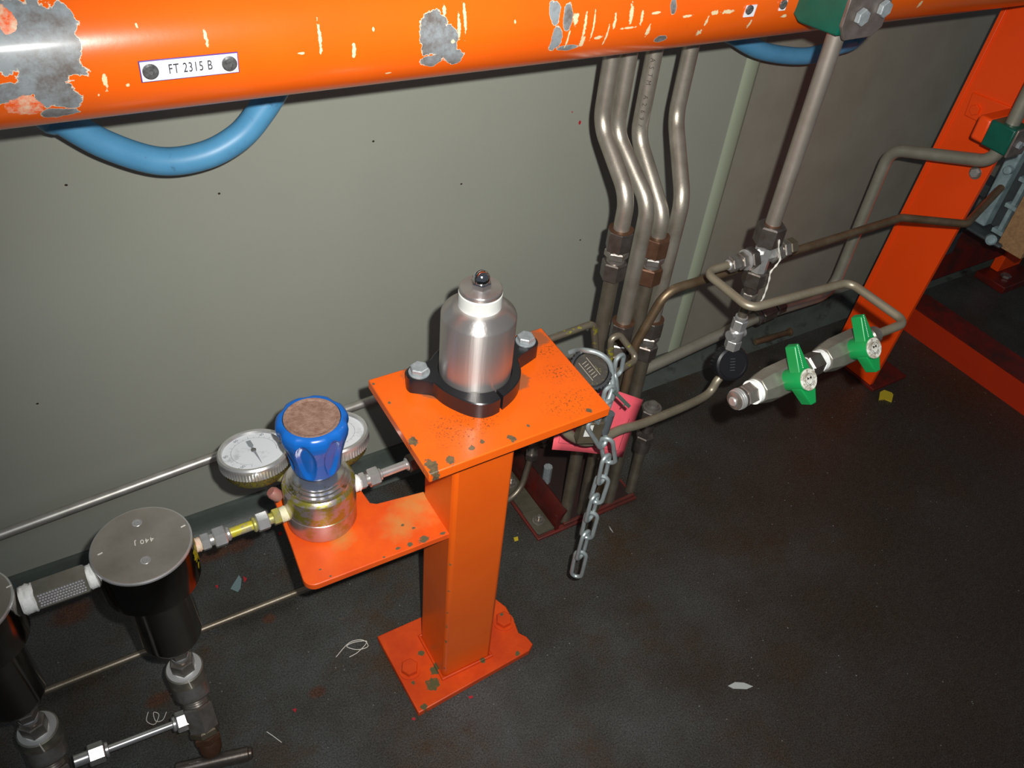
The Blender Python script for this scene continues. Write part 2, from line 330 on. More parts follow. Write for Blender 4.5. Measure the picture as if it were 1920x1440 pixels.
ORH=mat('orange_gloss_paint_header',ORC,0,.26,var=(.78,.105,.005),vscale=9,vamt=.6,coat=.2,bump=.05,bscale=120,
 var2=(.60,.085,.01),v2scale=26,v2lo=.66,v2hi=.80,
 blobs=[dict(pts=bare+bare2+bare3,col=(.26,.29,.31),col2=(.13,.11,.10),edge=(.75,.62,.48),ew=.06,n=1.5,ns=75,soft=.03,c2s=30,rough=.45),
        dict(pts=isl,col=(.90,.10,.004),col2=(.8,.6,.42),n=1.3,ns=70,c2s=60),
        dict(pts=scr,col=(.80,.66,.40),n=2.4,ns=330,soft=.1)])
hp=thing('header_pipe',HO,'thick orange pipe with peeling paint running across the top','pipe')
MB().sweep([A,B],HR,64).build('pipe',ORH,hp)
# name plate
c0=(HC(354,124)); t0=PI
up=(c0-A-HAX*(c0-A).dot(HAX)).normalized(); tn=up.cross(HAX).normalized()
if tn.z<0: tn=-tn
pa,pb=HC(262,137),HC(446,112); L_=(pb-pa).length; cc=(pa+pb)/2; cc=(cc-A)-HAX*(cc-A).dot(HAX)+HAX*(cc-A).dot(HAX)+A
un=cc-A-HAX*(cc-A).dot(HAX); nrm=un.normalized(); tn=nrm.cross(HAX).normalized(); tn=tn if tn.z>0 else -tn
ctr=A+HAX*(cc-A).dot(HAX)+nrm*(HR+.0006)
# tilt as photographed
hx=HAX.copy()
h_=.0105*1.0
hgt=mpp(ctr)*37/2/.92
npl=MB().box(ctr-hx*L_/2-tn*hgt,hx*L_,tn*hgt*2,nrm*.0012).build('name_plate',NAMEE,hp,bevel=.0003)
MB().box(ctr-hx*(L_/2-.0008)-tn*(hgt-.0007)+nrm*.0012,hx*(L_-.0016),tn*(hgt*2-.0014),nrm*.0002).build('plate_face',NAMEP,npl)
for q in (-1,1):
    sb=ctr+hx*q*(L_/2-.0078)+nrm*.0014
    s_=MB().lathe([(.0062,0),(.0062,.0012),(.005,.0022),(.0022,.0024),(.0020,.0012),(0,.0010)],sb,nrm,24).build('screw',SCREW,npl)
s1=textmesh('FT 2315 B',.0112,ctr+nrm*.0015,hx,tn,INK,npl,space=1.12,sx=.66)
# remnants of small tags further right
for (x,y,wd,hh) in ((1406,20,26,22),(1468,10,16,18)):
    p=HC(x,y); u2=(p-A-HAX*(p-A).dot(HAX)).normalized(); t2=u2.cross(HAX); t2=t2 if t2.z>0 else -t2; k=mpp(p)
    o_=MB().box(p-hx*wd*k/2-t2*hh*k/2,hx*wd*k,t2*hh*k,u2*.001).build('label_remnant',NAMEP,hp)
    MB().lathe([(.0052,.001),(.0052,.0028),(.003,.0035),(0,.0025)],p-hx*wd*k*.2+t2*hh*k*.15,u2,20).build('screw',SCREW,o_)
# ================================================================== hoses
def hose(pp,y,label):
    P=[PY(*p,y) for p in pp]; P=[P[0]+V((-.03,-.0,.12)),P[0]+V((-.02,0,.04))]+P+[P[-1]+V((.012,0,.05)),P[-1]+V((.02,0,.12))]
    return P
P=[V((PY(70,150,.84).x,.831,hz(0)+.02))]+[PY(*p,.93) for p in ((84,205),(118,226),(200,272),(300,302),(385,291),(450,255),(492,205),(522,155),(540,115))]+[V((PY(545,90,.84).x,.831,hz(.2)+.03))]
tag(MB().sweep(catmull(P,8),.0158,24).build('hose',HOSE),'thick blue hose sagging below the orange pipe at the left, under the name plate','hose','blue hoses behind the orange pipe')
P=[V((PY(1340,20,.84).x,.828,hz(1)+.02))]+[PY(*p,.93) for p in ((1352,40),(1385,72),(1435,97),(1510,105),(1570,88),(1615,60))]+[V((PY(1660,5,.84).x,.828,hz(1.2)+.02))]
tag(MB().sweep(catmull(P,8),.0135,24).build('hose',HOSE),'blue hose loop below the orange pipe at the right, behind the vertical tube','hose','blue hoses behind the orange pipe')
# ================================================================== pedestal stand
zt=.54
OR_BLOB=lambda pts,o:dict(pts=[(PZ(x,y,z)-V(o),(a*mpp(PZ(x,y,z)),a*mpp(PZ(x,y,z))*1.3,.02 if zz else a*mpp(PZ(x,y,z)))) for x,y,z,a,zz in pts],col=(.16,.11,.05),col2=(.07,.05,.03),n=2.6,ns=170,soft=.12,c2s=150,rough=.6)
SO=V((.3625,.603,0))
st=thing('pedestal',SO,'orange painted steel pedestal with flat top plate and side shelf, bolted to the floor','stand')
chips=[(808,872,zt,11,1),(775,828,zt,9,1),(844,862,zt,9,1),(885,840,zt,6,1),(960,822,zt,7,1),(1105,770,zt,5,1),(815,885,zt,9,1),(700,720,zt,3,1),(905,828,zt,4,1),(730,755,zt,3,1),(990,798,zt,3,1)]
dirt=[(860,810,34),(1065,752,30),(1085,762,16),(1025,655,20),(1050,700,22),(1110,700,14),(900,790,26),(830,800,20)]
ORP=mat('orange_gloss_paint_plate',ORC,0,.33,var=(.78,.105,.005),vscale=16,vamt=.5,coat=.15,bump=.12,bscale=160,blobs=[
  dict(pts=[(PZ(x,y,zt)-SO,(a*.0009,a*.0007,.02)) for x,y,a in dirt],col=(.10,.035,.010),n=2.0,ns=60,soft=.6,k=.85,rough=.6,gate=(420,.56,.62)),
  dict(pts=[(PZ(x,y,zt)-SO,(a*.0011,a*.0009,.03)) for x,y,a in ((890,690,44),(960,716,18),(820,727,20),(785,700,20),(1000,634,18))],col=(.16,.085,.04),n=1.3,ns=90,soft=.12,k=.7,rough=.7),
  OR_BLOB(chips,SO)])
bz=.012
pc=[(816,1250,bz,7,0),(905,1222,bz,8,0),(812,1278,bz,11,0),(765,1275,bz,4,0),(830,1160,.1,5,0)]
ORPOST=mat('orange_gloss_paint_post',ORC,0,.33,var=(.78,.105,.005),vscale=12,vamt=.5,coat=.15,bump=.10,bscale=140,var2=(.45,.05,.01),v2scale=30,v2lo=.70,v2hi=.80,blobs=[dict(pts=[(V((.3215,.5625,ZAT(.3215,.5625,y)))-SO,(.0028,.0028,h)) for y,h in ((1062,.003),(1112,.004),(1150,.010),(1178,.006),(1205,.007),(1255,.004))],col=(.16,.12,.05),n=2.2,ns=200,soft=.15,rough=.7)])
px0,px1,py0,py1=.3215,.404,.5625,.6425
pl0=PZ(805,890,zt); pl1=PZ(1145,764,zt); pl2=PZ(1015,614,zt); pl3=PZ(690,712,zt)
MB().bx((px0,py0,bz),(px1,py1,zt-.012)).build('post',ORPOST,st,bevel=.006,bseg=3)
MB().prism([(p.x,p.y) for p in (pl0,pl1,pl2,pl3)],(0,0,zt-.0135),X_,Y_,(0,0,.0135)).build('top_plate',ORP,st,bevel=.0015)
b0=PZ(785,1337,bz); b1=PZ(1003,1213,bz); b3=PZ(707,1193,bz)
bp=[(b0.x,b0.y),(b1.x-.012,b1.y-.001),(b1.x,b1.y+.006),(b1.x-.002,b1.y+.022),(b1.x-.010,b1.y+.034),(b1.x-.006,b1.y+.052),(b1.x-.004,b1.y+.085),(b1.x-.010,b3.y-.030),(b1.x-.022,b3.y),(b3.x,b3.y)]
bo=mat('orange_gloss_paint_base',(.80,.085,.006),0,.4,var=(.55,.045,.006),vscale=24,vamt=.5,bump=.25,bscale=140,blobs=[
 dict(pts=[(PZ(x,y,bz)-SO,(a*.0008,a*.0008,.015)) for x,y,a in ((816,1255,10),(812,1283,12),(905,1225,10),(775,1280,4),(795,1325,6),(790,1225,6),(970,1225,5),(965,1150,8),(905,1240,5),(940,1160,5))],col=(.10,.09,.03),n=2.4,ns=170,soft=.15,rough=.7)])
MB().prism(bp,(0,0,0),X_,Y_,(0,0,bz)).build('base_plate',bo,st,bevel=.0015)
for (x,y) in ((768,1250),(945,1160)):
    p=PZ(x,y,.022); b_=MB().hexn((p.x,p.y,bz+.002),Z_,.010,.0135).build('anchor_bolt',bo,st)
    MB().lathe([(.017,0),(.017,.002),(.012,.0022)],(p.x,p.y,bz),Z_,24).build('washer',bo,b_)
p=PZ(905,1248,bz)
# weld at post foot
MB().sweep([(px0-.001,py0-.001,bz+.001),(px1+.001,py0-.001,bz+.001),(px1+.001,py1+.001,bz+.001),(px0-.001,py1+.001,bz+.001)],.0035,8,closed=True).build('weld_bead',bo,st)
# shelf
zs=.36
s=[PZ(598,1098,zs),PZ(840,1003,zs)]
poly=[(s[0].x-.004,s[0].y+.001),(px0+.002,.5685),(px0+.002,.645)]
nn=PZ(696,949,zs); n2=PZ(676,925,zs)
poly+=[(nn.x+.008,nn.y+.001),(nn.x+.001,nn.y+.006),(nn.x-.004,.72),(.148,.725)]
l0=PZ(545,1020,zs); l1=PZ(578,1092,zs)
Cc=PZ(574,1104,zs); poly=poly[1:]+[(l0.x,l0.y)]+[(q_.x,q_.y) for q_ in fillet([l0,Cc,V((px0,.5685,zs))],.014,6)[1:-1]]
ORS=mat('orange_gloss_paint_shelf',(.90,.13,.01),0,.38,var=(.70,.07,.01),vscale=18,vamt=.5,bump=.2,bscale=140,blobs=[
 dict(pts=[(PZ(x,y,zs)-SO,(a*.0008,a*.0008,.03)) for x,y,a in ((780,950,28),(750,985,20),(795,930,16),(640,1010,14))],col=(.50,.28,.07),n=2.4,ns=70,soft=.8,k=.6,rough=.7),
 dict(pts=[(PZ(x,y,zs)-SO,(a*.0008,a*.0006,.03)) for x,y,a in ((795,1010,8),(768,1020,5),(745,1028,4),(830,1000,4),(775,990,3),(620,1080,2),(600,1068,2),(755,985,3),(720,1045,2))],col=(.12,.10,.05),n=2.4,ns=180,soft=.15,rough=.6)])
MB().prism(poly,(0,0,zs-.010),X_,Y_,(0,0,.010)).build('shelf',ORS,st,bevel=.0012)
# ================================================================== canister on the top plate
q=PZ(891,690,zt+.022); cx,cy=q.x,q.y; k=mpp((cx,cy,zt+.03)); r0=.5*137*k
zsh=ZAT(cx,cy,568); ztop=ZAT(cx,cy,552)
cn=thing('damper_canister',(cx,cy,zt),'brushed metal canister with chrome dome nut, clamped in black on the orange plate','canister')
ct=zt+.022
H1=ZAT(cx,cy,572)
MB().lathe([(r0,zt+.001),(r0,H1-.012),(r0-.001,H1-.0095),(r0-.010,H1-.001),(r0-.013,H1+.0012),(r0*.55,H1+.0015),(0,H1+.0015)],(cx,cy,0),Z_,64).build('body',BRUSH,cn)
k2=mpp((cx,cy,H1)); rc=.5*83*k2
MB().lathe([(rc,H1+.001),(rc,H1+.018),(rc-.001,H1+.019),(rc*.5,H1+.019),(0,H1+.019)],(cx,cy,0),Z_,48).build('white_spacer',WHITEP,cn)['label']='white plastic spacer ring'
MB().lathe([(rc-.0007,H1+.0195),(rc-.0005,H1+.020),(rc-.0005,H1+.0235),(rc-.0015,H1+.0245),(0,H1+.0245)],(cx,cy,0),Z_,48).build('end_cap',BRUSH,cn)
nt_=MB().hexn((cx,cy,H1+.0245),Z_,.008,.0115,hint=(.35,.94,0)).build('nut',CHROME,cn)
MB().lathe([(.0092,H1+.0325),(.0092,H1+.036)]+[(.0092*math.cos(a),H1+.036+.0092*math.sin(a)) for a in [PI/2*i/8 for i in range(1,9)]],(cx,cy,0),Z_,32).build('dome',CHROME,nt_)
e1=PZ(786,693,ct+.004)-V((cx,cy,0)); e2=PZ(986,635,ct+.004)-V((cx,cy,0))
a1=math.atan2(e1.y,e1.x); a2=math.atan2(e2.y,e2.x); R1=V((e1.x,e1.y)).length; R2=V((e2.x,e2.y)).length
def adiff(a,b): return (a-b+PI)%(2*PI)-PI
asl=math.atan2((PZ(935,738,ct)-V((cx,cy,0))).y,(PZ(935,738,ct)-V((cx,cy,0))).x)
bulge=math.atan2((PZ(905,745,ct)-V((cx,cy,0))).y,(PZ(905,745,ct)-V((cx,cy,0))).x)
def rad(t):
    r=r0+.0115
    for a,Rr in ((a1,R1),(a2,R2)):
        d=abs(adiff(t,a)); er=.0155
        # ear circle
        s_=Rr*math.sin(d)
        if d<PI/2 and abs(s_)<er: r=max(r,Rr*math.cos(d)+math.sqrt(er*er-s_*s_))
    return r
N_=240; rr=[rad(-PI+2*PI*i/N_) for i in range(N_)]
for _ in range(22): rr=[(rr[i-1]+rr[i]*2+rr[(i+1)%N_])/4 if (abs(adiff(-PI+2*PI*i/N_,a1))>.16 and abs(adiff(-PI+2*PI*i/N_,a2))>.16) else rr[i] for i in range(N_)]
rr=[r_+.008*math.exp(-(adiff(-PI+2*PI*i/N_,bulge)/.42)**2) for i,r_ in enumerate(rr)]
vs_=[];fs_=[];ring=[]
idx=[i for i in range(N_) if abs(adiff(-PI+2*PI*i/N_,asl))>.022]
# start after slot
st_i=[j for j,i in enumerate(idx) if (i-idx[j-1])%N_>1][0]; idx=idx[st_i:]+idx[:st_i]
mb=MB(); hh0,hh1=zt+.0005,ct
for i in idx:
    t=-PI+2*PI*i/N_
    c_,s_=math.cos(t),math.sin(t)
    for (r_,h_) in ((r0+.0004,hh0),(rr[i],hh0),(rr[i],hh1-.0012),(rr[i]-.0012,hh1),(r0+.0012,hh1),(r0+.0004,hh1-.001)):
        mb.v.append(V((cx+c_*r_,cy+s_*r_,h_)))
n6=len(idx)
for j in range(n6-1):
    for k_ in range(6):
        a=j*6+k_; b=j*6+(k_+1)%6; mb.f.append([a,b,b+6,a+6])
mb.f.append([0,1,2,3,4,5][::-1]); mb.f.append([(n6-1)*6+k_ for k_ in range(6)])
bm=None
cl=mb.build('clamp_collar',BLACKA,cn,angle=40); cl['label']='black lobed clamp collar with a split at the front'
for e,Rr in ((e1,R1),(e2,R2)):
    p=V((cx+e.x,cy+e.y,ct))
    bo_=MB().lathe([(.0125,0),(.0125,.0015),(.010,.0017)],p,Z_,28).build('bolt',BOLTG,cn)
    MB().hexn(p+Z_*.0015,Z_,.0075,.0108,hint=(.9,.3,0)).build('bolt_head',BOLTG,bo_)
# ================================================================== gas pressure regulator
g=PZ(604,964,zs+.006); gx,gy=g.x,g.y
kk=mpp((gx,gy,.42)); gr=.5*131*mpp((gx,gy,zs+.03))
zA=ZAT(gx,gy,902+0)      # top of the body at its centre
rg=thing('pressure_regulator',(gx,gy,zs),'plated pressure regulator with a fluted blue knob and two round gauges on the orange shelf','regulator')
zb_=zs; zm=ZAT(gx,gy,928)
zm=zs+.034; zk=zs+.068
MB().lathe([(gr*.90,zb_),(gr*.97,zb_+.003),(gr,zb_+.006),(gr,zm-.001),(gr-.0012,zm)],(gx,gy,0),Z_,56).build('lower_body',REGL,rg)
MB().lathe([(gr-.0008,zm),(gr+.0004,zm+.001),(gr+.0004,zk),(gr-.002,zk+.003),(gr-.004,zk+.0045),(gr-.0045,zk+.008)],(gx,gy,0),Z_,56).build('upper_body',REGM,rg)
MB().lathe([(gr-.0045,zk+.006),(gr-.0052,zk+.009),(gr-.008,zk+.0100),(gr-.0085,zk+.0125),(gr-.0115,zk+.0135),(gr-.012,zk+.016),(gr-.0145,zk+.017),(.012,zk+.018),(.012,zk+.030),(0,zk+.030)],(gx,gy,0),Z_,56).build('bonnet',REGT,rg)
zq0=ZAT(gx,gy,870); zq1=ZAT(gx,gy,782)
zq0=max(zq0,zk+.0195); 
kr=.5*138*mpp((gx,gy,zq1)); 
def lob(t,h,i):
    f=(h-zq0)/(zq1-zq0); d=1.0
    for k_ in range(7):
        q_=abs(adiff(t,KT+2*PI*k_/7))/R(18.5)
        v=1-q_**2-(abs(f-.45)/.43)**2
        if v>0: d=min(d,1-.135*min(1,v*2.0)**.75)
    if f>.5: d*=1-.05*min(1,(f-.5)/.3)*max(0,math.cos(7*(t-KT)))
    return d
H_=zq1-zq0; _vd=V((CAMP.x-gx,CAMP.y-gy,0)); KT=0.0
KT=R(-74)
def krad(f):
    pts=[(0,.66),(.04,.70),(.2,.745),(.4,.81),(.6,.90),(.74,.975),(.84,1.0),(.92,.985),(.97,.94),(1,.86)]
    for (a_,b_),(c_,d_) in zip(pts,pts[1:]):
        if f<=c_: q_=(f-a_)/(c_-a_); return b_+(d_-b_)*q_
    return .86
kprof=[(kr*krad(i/56),zq0+H_*i/56) for i in range(57)]
kn=MB().lathe([(kr*.60,zq0)]+kprof+[(kr*.785,zq1),(kr*.775,zq1-.006),(kr*.775,zq1-.0105)],(gx,gy,0),Z_,210,rf=lambda t,h,i:lob(t,h,i) if i<58 else 1).build('knob',BLUEP,rg,angle=50)
kn['label']='blue fluted plastic knob'
MB().lathe([(kr*.770,zq1-.0008),(kr*.76,zq1+.0004),(kr*.70,zq1+.0002),(kr*.64,zq1-.0015),(kr*.56,zq1-.0055),(kr*.48,zq1-.0078),(kr*.2,zq1-.0085),(0,zq1-.0085)],(gx,gy,0),Z_,64).build('knob_inset',KNOBT,kn)['label']='rough brown round inset'
def gauge(px,py,z,rpx,ang,name='gauge'):
    c=PZ(px,py,z); k=mpp(c); r=.5*rpx*k
    ax=(V((0,0,1))+V((.02,.17,0))).normalized()
    ga=MB().lathe([(r*.55,-.033),(r*.80,-.030),(r*.90,-.024),(r*.94,-.013)],c,ax,56).build('pressure_gauge',GCASE,rg)
    MB().lathe([(r*.94,-.014)]+[(r*.985,-.0135),(r*.985,-.005),(r*1.0,-.003),(r*1.0,.001),(r*.96,.0035),(r*.88,.0030),(r*.85,.0)],c,ax,288,rf=lambda t,h,i:(1+.010*math.cos(72*t)) if i in (1,2) else 1).build('bezel',NUT_B,ga)
    MB().lathe([(r*.87,-.001),(r*.86,.0004),(0,.0004)],c,ax,48).build('dial',DIAL,ga)
    u,w,a=basis(ax,(math.cos(ang),math.sin(ang),0)); mk=MB()
    n=40; ro=r*.62
    mk.sweep([c+a*.0006+(u*math.cos(t)+w*math.sin(t))*ro for t in [(-2.35+4.7*i/n) for i in range(n+1)]],.00022,4)
    for i in range(21):
        t=-2.35+4.7*i/20; d=u*math.cos(t)+w*math.sin(t); l=.10 if i%4==0 else .05
        mk.sweep([c+a*.0006+d*ro,c+a*.0006+d*(ro+r*l)],.00022,4)
    mk.build('scale_marks',GREYINK,ga)
    d=(PZ(px-12,py-22,z)-c); d=(d-a*d.dot(a)).normalized(); sd=a.cross(d)
    if px<560:
        nb=MB().prism([(-.72*r,0),(-.0*r,.035*r),(.16*r,.03*r),(.2*r,.065*r),(.48*r,.065*r),(.48*r,-.065*r),(.2*r,-.065*r),(.16*r,-.03*r),(0,-.035*r)],c+a*.0022,d,sd,a*.0004).build('needle',GREYINK,ga)
        MB().lathe([(r*.07,.001),(r*.07,.003),(r*.04,.0036)],c,ax,20).build('needle_hub',SCREW,ga)
        for j,tx in enumerate(('20','40','60','80','100')):
            t=-2.0+4.0*j/4; dd=u*math.cos(t)+w*math.sin(t)
            textmesh(tx,.0062,c+a*.0006+dd*r*.76,-w,u,GREYINK,ga,name='numeral',depth=.0001)
    return c,r,ax
zg=.432
c1,r1,ax1=gauge(476,846,zg,134,2.0)
c2,r2,ax2=gauge(622,812,zg,138,.9)
for c_,r_ in ((c1,r1),(c2,r2)):
    tgt=V((gx,gy,zk-.010)); s_=V((c_.x,c_.y,c_.z-.030)); MB().sweep(fillet([s_+V((0,0,.004)),s_-V((0,0,.008)),tgt+(s_-tgt)*.3],.006),.0065,14).build('gauge_stem',YELN,rg)
# red plug at the back left of the regulator
pr=PZ(524,932,.40); MB().lathe([(.0068,0),(.0078,.003),(.0078,.012),(.006,.015),(0,.015)],pr,(-.55,.2,.75),24).build('plug',mat('faded_red_cap',(.36,.12,.10),0,.5,var=(.30,.16,.13),vscale=90,vamt=.4),rg)
# ports
zp=.402
def fitrow(items,o,ax,parent):        # items: (kind,length,radius,material,name)
    p=V(o); ax=V(ax).normalized()
    for kind,L,r,m_,nm in items:
        if kind=='hex': ob=MB().hexn(p,ax,L,r,hint=(0,-.5,.85)).build(nm,m_,parent)
        elif kind=='cyl': ob=MB().lathe([(r,0),(r,L)],p,ax,28).build(nm,m_,parent)
        elif kind=='tape': ob=MB().lathe([(r*.95,0),(r*1.05,L*.15),(r,L*.3),(r*1.06,L*.5),(r,L*.7),(r*1.04,L*.85),(r*.9,L)],p,ax,24,rf=lambda t,h,i:1+.05*math.sin(5*t+i*2)).build(nm,m_,parent)
        elif kind=='ring': ob=MB().lathe([(r*.85,0),(r,L*.3),(r,L*.7),(r*.85,L)],p,ax,28).build(nm,m_,parent)
        p=p+ax*L
    return p
lp=PY(548,958,gy); zp=lp.z
fy=gy
bowlx,bowly=None,None
zbt=.425; bc=PZ(265,1020,zbt); bowlx,bowly=bc.x,bc.y
ln=thing('yellow_spotted_tube',(0.04,fy,zp),'short yellow-spattered tube with shiny compression nuts from filter to regulator','tube')
pL=V((gx-gr+.004,fy,zp)); pR=V((bowlx+.046,fy,zp)); tot=(pL-pR).x
sc_=tot/.118
fitrow([('tape',.013*sc_,.0085,PINKT,'thread_tape'),('hex',.010*sc_,.0105,NUT_B,'nut'),('cyl',.004*sc_,.007,NUT_B,'collar'),('hex',.0145*sc_,.0125,NUT_B,'nut'),('ring',.005*sc_,.0085,NUT_B,'ferrule'),('cyl',.026*sc_,.0062,YELT,'tube'),('ring',.005*sc_,.0095,YELN,'ferrule'),('hex',.0145*sc_,.0118,NUT_B,'nut'),('cyl',.005*sc_,.007,YELN,'collar'),('hex',.009*sc_,.0105,YELN,'nut'),('tape',.012*sc_,.0095,CREAMT,'thread_tape')],pR,X_,ln)
ro_=PY(668,906,gy); zr=ro_.z
rt=thing('outlet_tube',(gx+gr,gy,zr),'short bright tube with hex nut leaving the right side of the regulator','tube')
e=fitrow([('tape',.011,.0105,PTFE,'thread_tape'),('hex',.008,.0110,NUT_B,'nut'),('cyl',.004,.007,NUT_B,'collar'),('hex',.014,.0125,NUT_B,'nut'),('ring',.004,.008,NUT_B,'ferrule'),('cyl',.034,.0058,NUT_B,'tube'),('ring',.003,.0085,NUT_B,'collar'),('hex',.016,.0125,NUT_D,'nut')],(gx+gr-.003,gy,zr),(1,0.02,0),rt)
MB().sweep([e,e+V((.02,0.012,0)),V((.36,gy+.03,zr)),V((.47,.70,zr-.01)),V((.52,.70,zr-.012))],.0055,14).build('tube',STEEL_D,rt)
# ================================================================== filter bowls
def bowl(dx,label,first):
    o=V((bowlx+dx,bowly,zbt)); t=thing('filter_housing',(o.x,o.y,.16),label,'filter','steel filter housings at the lower left')
    r=.5*181*mpp(o)
    MB().lathe([(r,-.060),(r,-.0022),(r-.0006,-.0008),(r-.0018,0),(0,0)],o,Z_,72).build('head',BOWL,t)
    MB().lathe([(r+.0002,-.0028),(r+.0004,-.0018),(r-.0002,-.0004),(r-.0016,.0003),(r-.0022,.0003)],o,Z_,72).build('rim_highlight',NUT_B,t)  # bright ring stands in for the highlight along the lid rim
    lid=MB().lathe([(r-.0018,-.0006),(r-.0019,.0004),(0,.0004)],o,Z_,72).build('lid_face',BOWLTOP,t); lid['label']='dull polished top face'
    r2_=r*.67
    MB().lathe([(r-.001,-.059),(r2_+.008,-.063),(r2_+.001,-.069),(r2_,-.075)]+[(r2_,-.175)]+[(r2_-.02+.02*math.cos(a),-.175-.02*math.sin(a)) for a in [PI/2*i/8 for i in range(1,9)]]+[(0,-.196)],o,Z_,72).build('bowl',BOWL,t)
    for (x,y) in ((257,981),(273,1051)):
        p=PZ(x,y,zbt)+V((dx,0,.0006)); MB().lathe([(.0055,0),(.0052,.0003),(.0042,.0001),(.0038,-.0),(.003,.0003),(.0016,.0001),(0,.0001)],p,Z_,24).build('threaded_hole',NUT_B,t)
    for (x,y) in ((340,990),(184,1042)):
        p=PZ(x,y,zbt)+V((dx,0,.0005)); MB().box(p,(.005,.001,0),(-.0004,.0015,0),(0,0,.0002)).build('punch_mark',STRING,t)
    textmesh('440 J',.0085,PZ(270,1015,zbt)+V((dx,0,.0005)),(-.97,.1,0),(-.1,-.97,0),STRING,t,name='stamped_number',depth=.0001,space=1.2)
    # paint smears
    rn=random.Random(3)
    ys=mat('yellow_paint_smear',(.55,.45,.01),0,.5); 
    def smear(th0,z0,w,h,m_,nm,n):
        b=MB()
        for i in range(n):
            th=th0+rn.gauss(0,w); z=z0+rn.gauss(0,h); s_=rn.uniform(.0008,.003)
            pts=[]; 
            for j in range(7):
                a=2*PI*j/7; q=rn.uniform(.6,1.2)*s_; tt=th+math.cos(a)*q/r; pts.append(V((o.x+math.cos(tt)*(r+.0003),o.y+math.sin(tt)*(r+.0003),z+math.sin(a)*q*1.4)))
            b.add(pts,[list(range(7))])
        b.build(nm,m_,t)['kind']='stuff'
    if first: smear(-.30,zbt-.024,.10,.009,ys,'yellow_paint_spots',90)
    return t,o,r
t1,o1,rb=bowl(0,'right-hand polished steel filter housing stamped on its round top, nearest the regulator',True)
DX=-.176
t2,o2,_=bowl(DX,'left-hand polished steel filter housing cut off by the left edge of the photo',False)
# hex adapter between bowls
azz=zbt-.024
ad=thing('hex_adapter',(bowlx+DX/2,bowly,azz),'long patterned hex coupling with white tape between the two filter housings','coupling')
xa0=bowlx+DX+rb-.003; xa1=bowlx-rb+.003
HEXK=mat('bright_knurled_steel',(.85,.84,.92),1,.35)
def hexpts(r): return [V((0,math.cos(R(60*i+8)),math.sin(R(60*i+8))))*r for i in range(6)]
MB().lathe([(.0165,0),(.0175,.0015),(.0175,xa1-xa0-.026),(.0165,xa1-xa0-.0245)],(xa0+.014,bowly,azz),X_,6,hint=(0,math.cos(R(5)),math.sin(R(5)))).build('hex_body',VALVEB,ad)
fitrow([('tape',.015,.0155,PTFE,'thread_tape')],(xa0,bowly,azz),X_,ad)
fitrow([('tape',.011,.0135,PTFE,'thread_tape')],(xa1-.0105,bowly,azz),X_,ad)
# raised diamond grip on the face turned to the viewer
u,w_,a_=basis(X_,(0,math.cos(R(5)),math.sin(R(5))))
best=None
for k_ in range(6):
    t=(k_+.5)*PI/3; n_=(u*math.cos(t)+w_*math.sin(t)); 
    if n_.y<0: 
        v=n_.dot((CAMP-V((bowlx+DX/2,bowly,azz))).normalized())
        sc2=v-abs(n_.z)*.0 - (1 if n_.z>.75 else 0)
        if best is None or sc2>best[0]: best=(sc2,n_)
n_=best[1]; wv=X_.cross(n_); gm=MB(); apo=.0175*math.cos(PI/6)
Lh=xa1-xa0-.030; nx,ny=16,5
for i in range(nx):
    for j in range(ny):
        c_=V((xa0+.0165+Lh*(i+.5+(.25 if j%2 else -.1))/nx,bowly,azz))+n_*apo+wv*(.0155*((j+.5)/ny-.5)); a=Lh/nx*.46; b=.0155/ny*.46
        gm.add([c_-X_*a,c_-wv*b,c_+X_*a,c_+wv*b,c_+n_*.0010],[[0,1,4],[1,2,4],[2,3,4],[3,0,4]])
g_=gm.build('grip_pattern',HEXK,ad); g_['kind']='stuff'
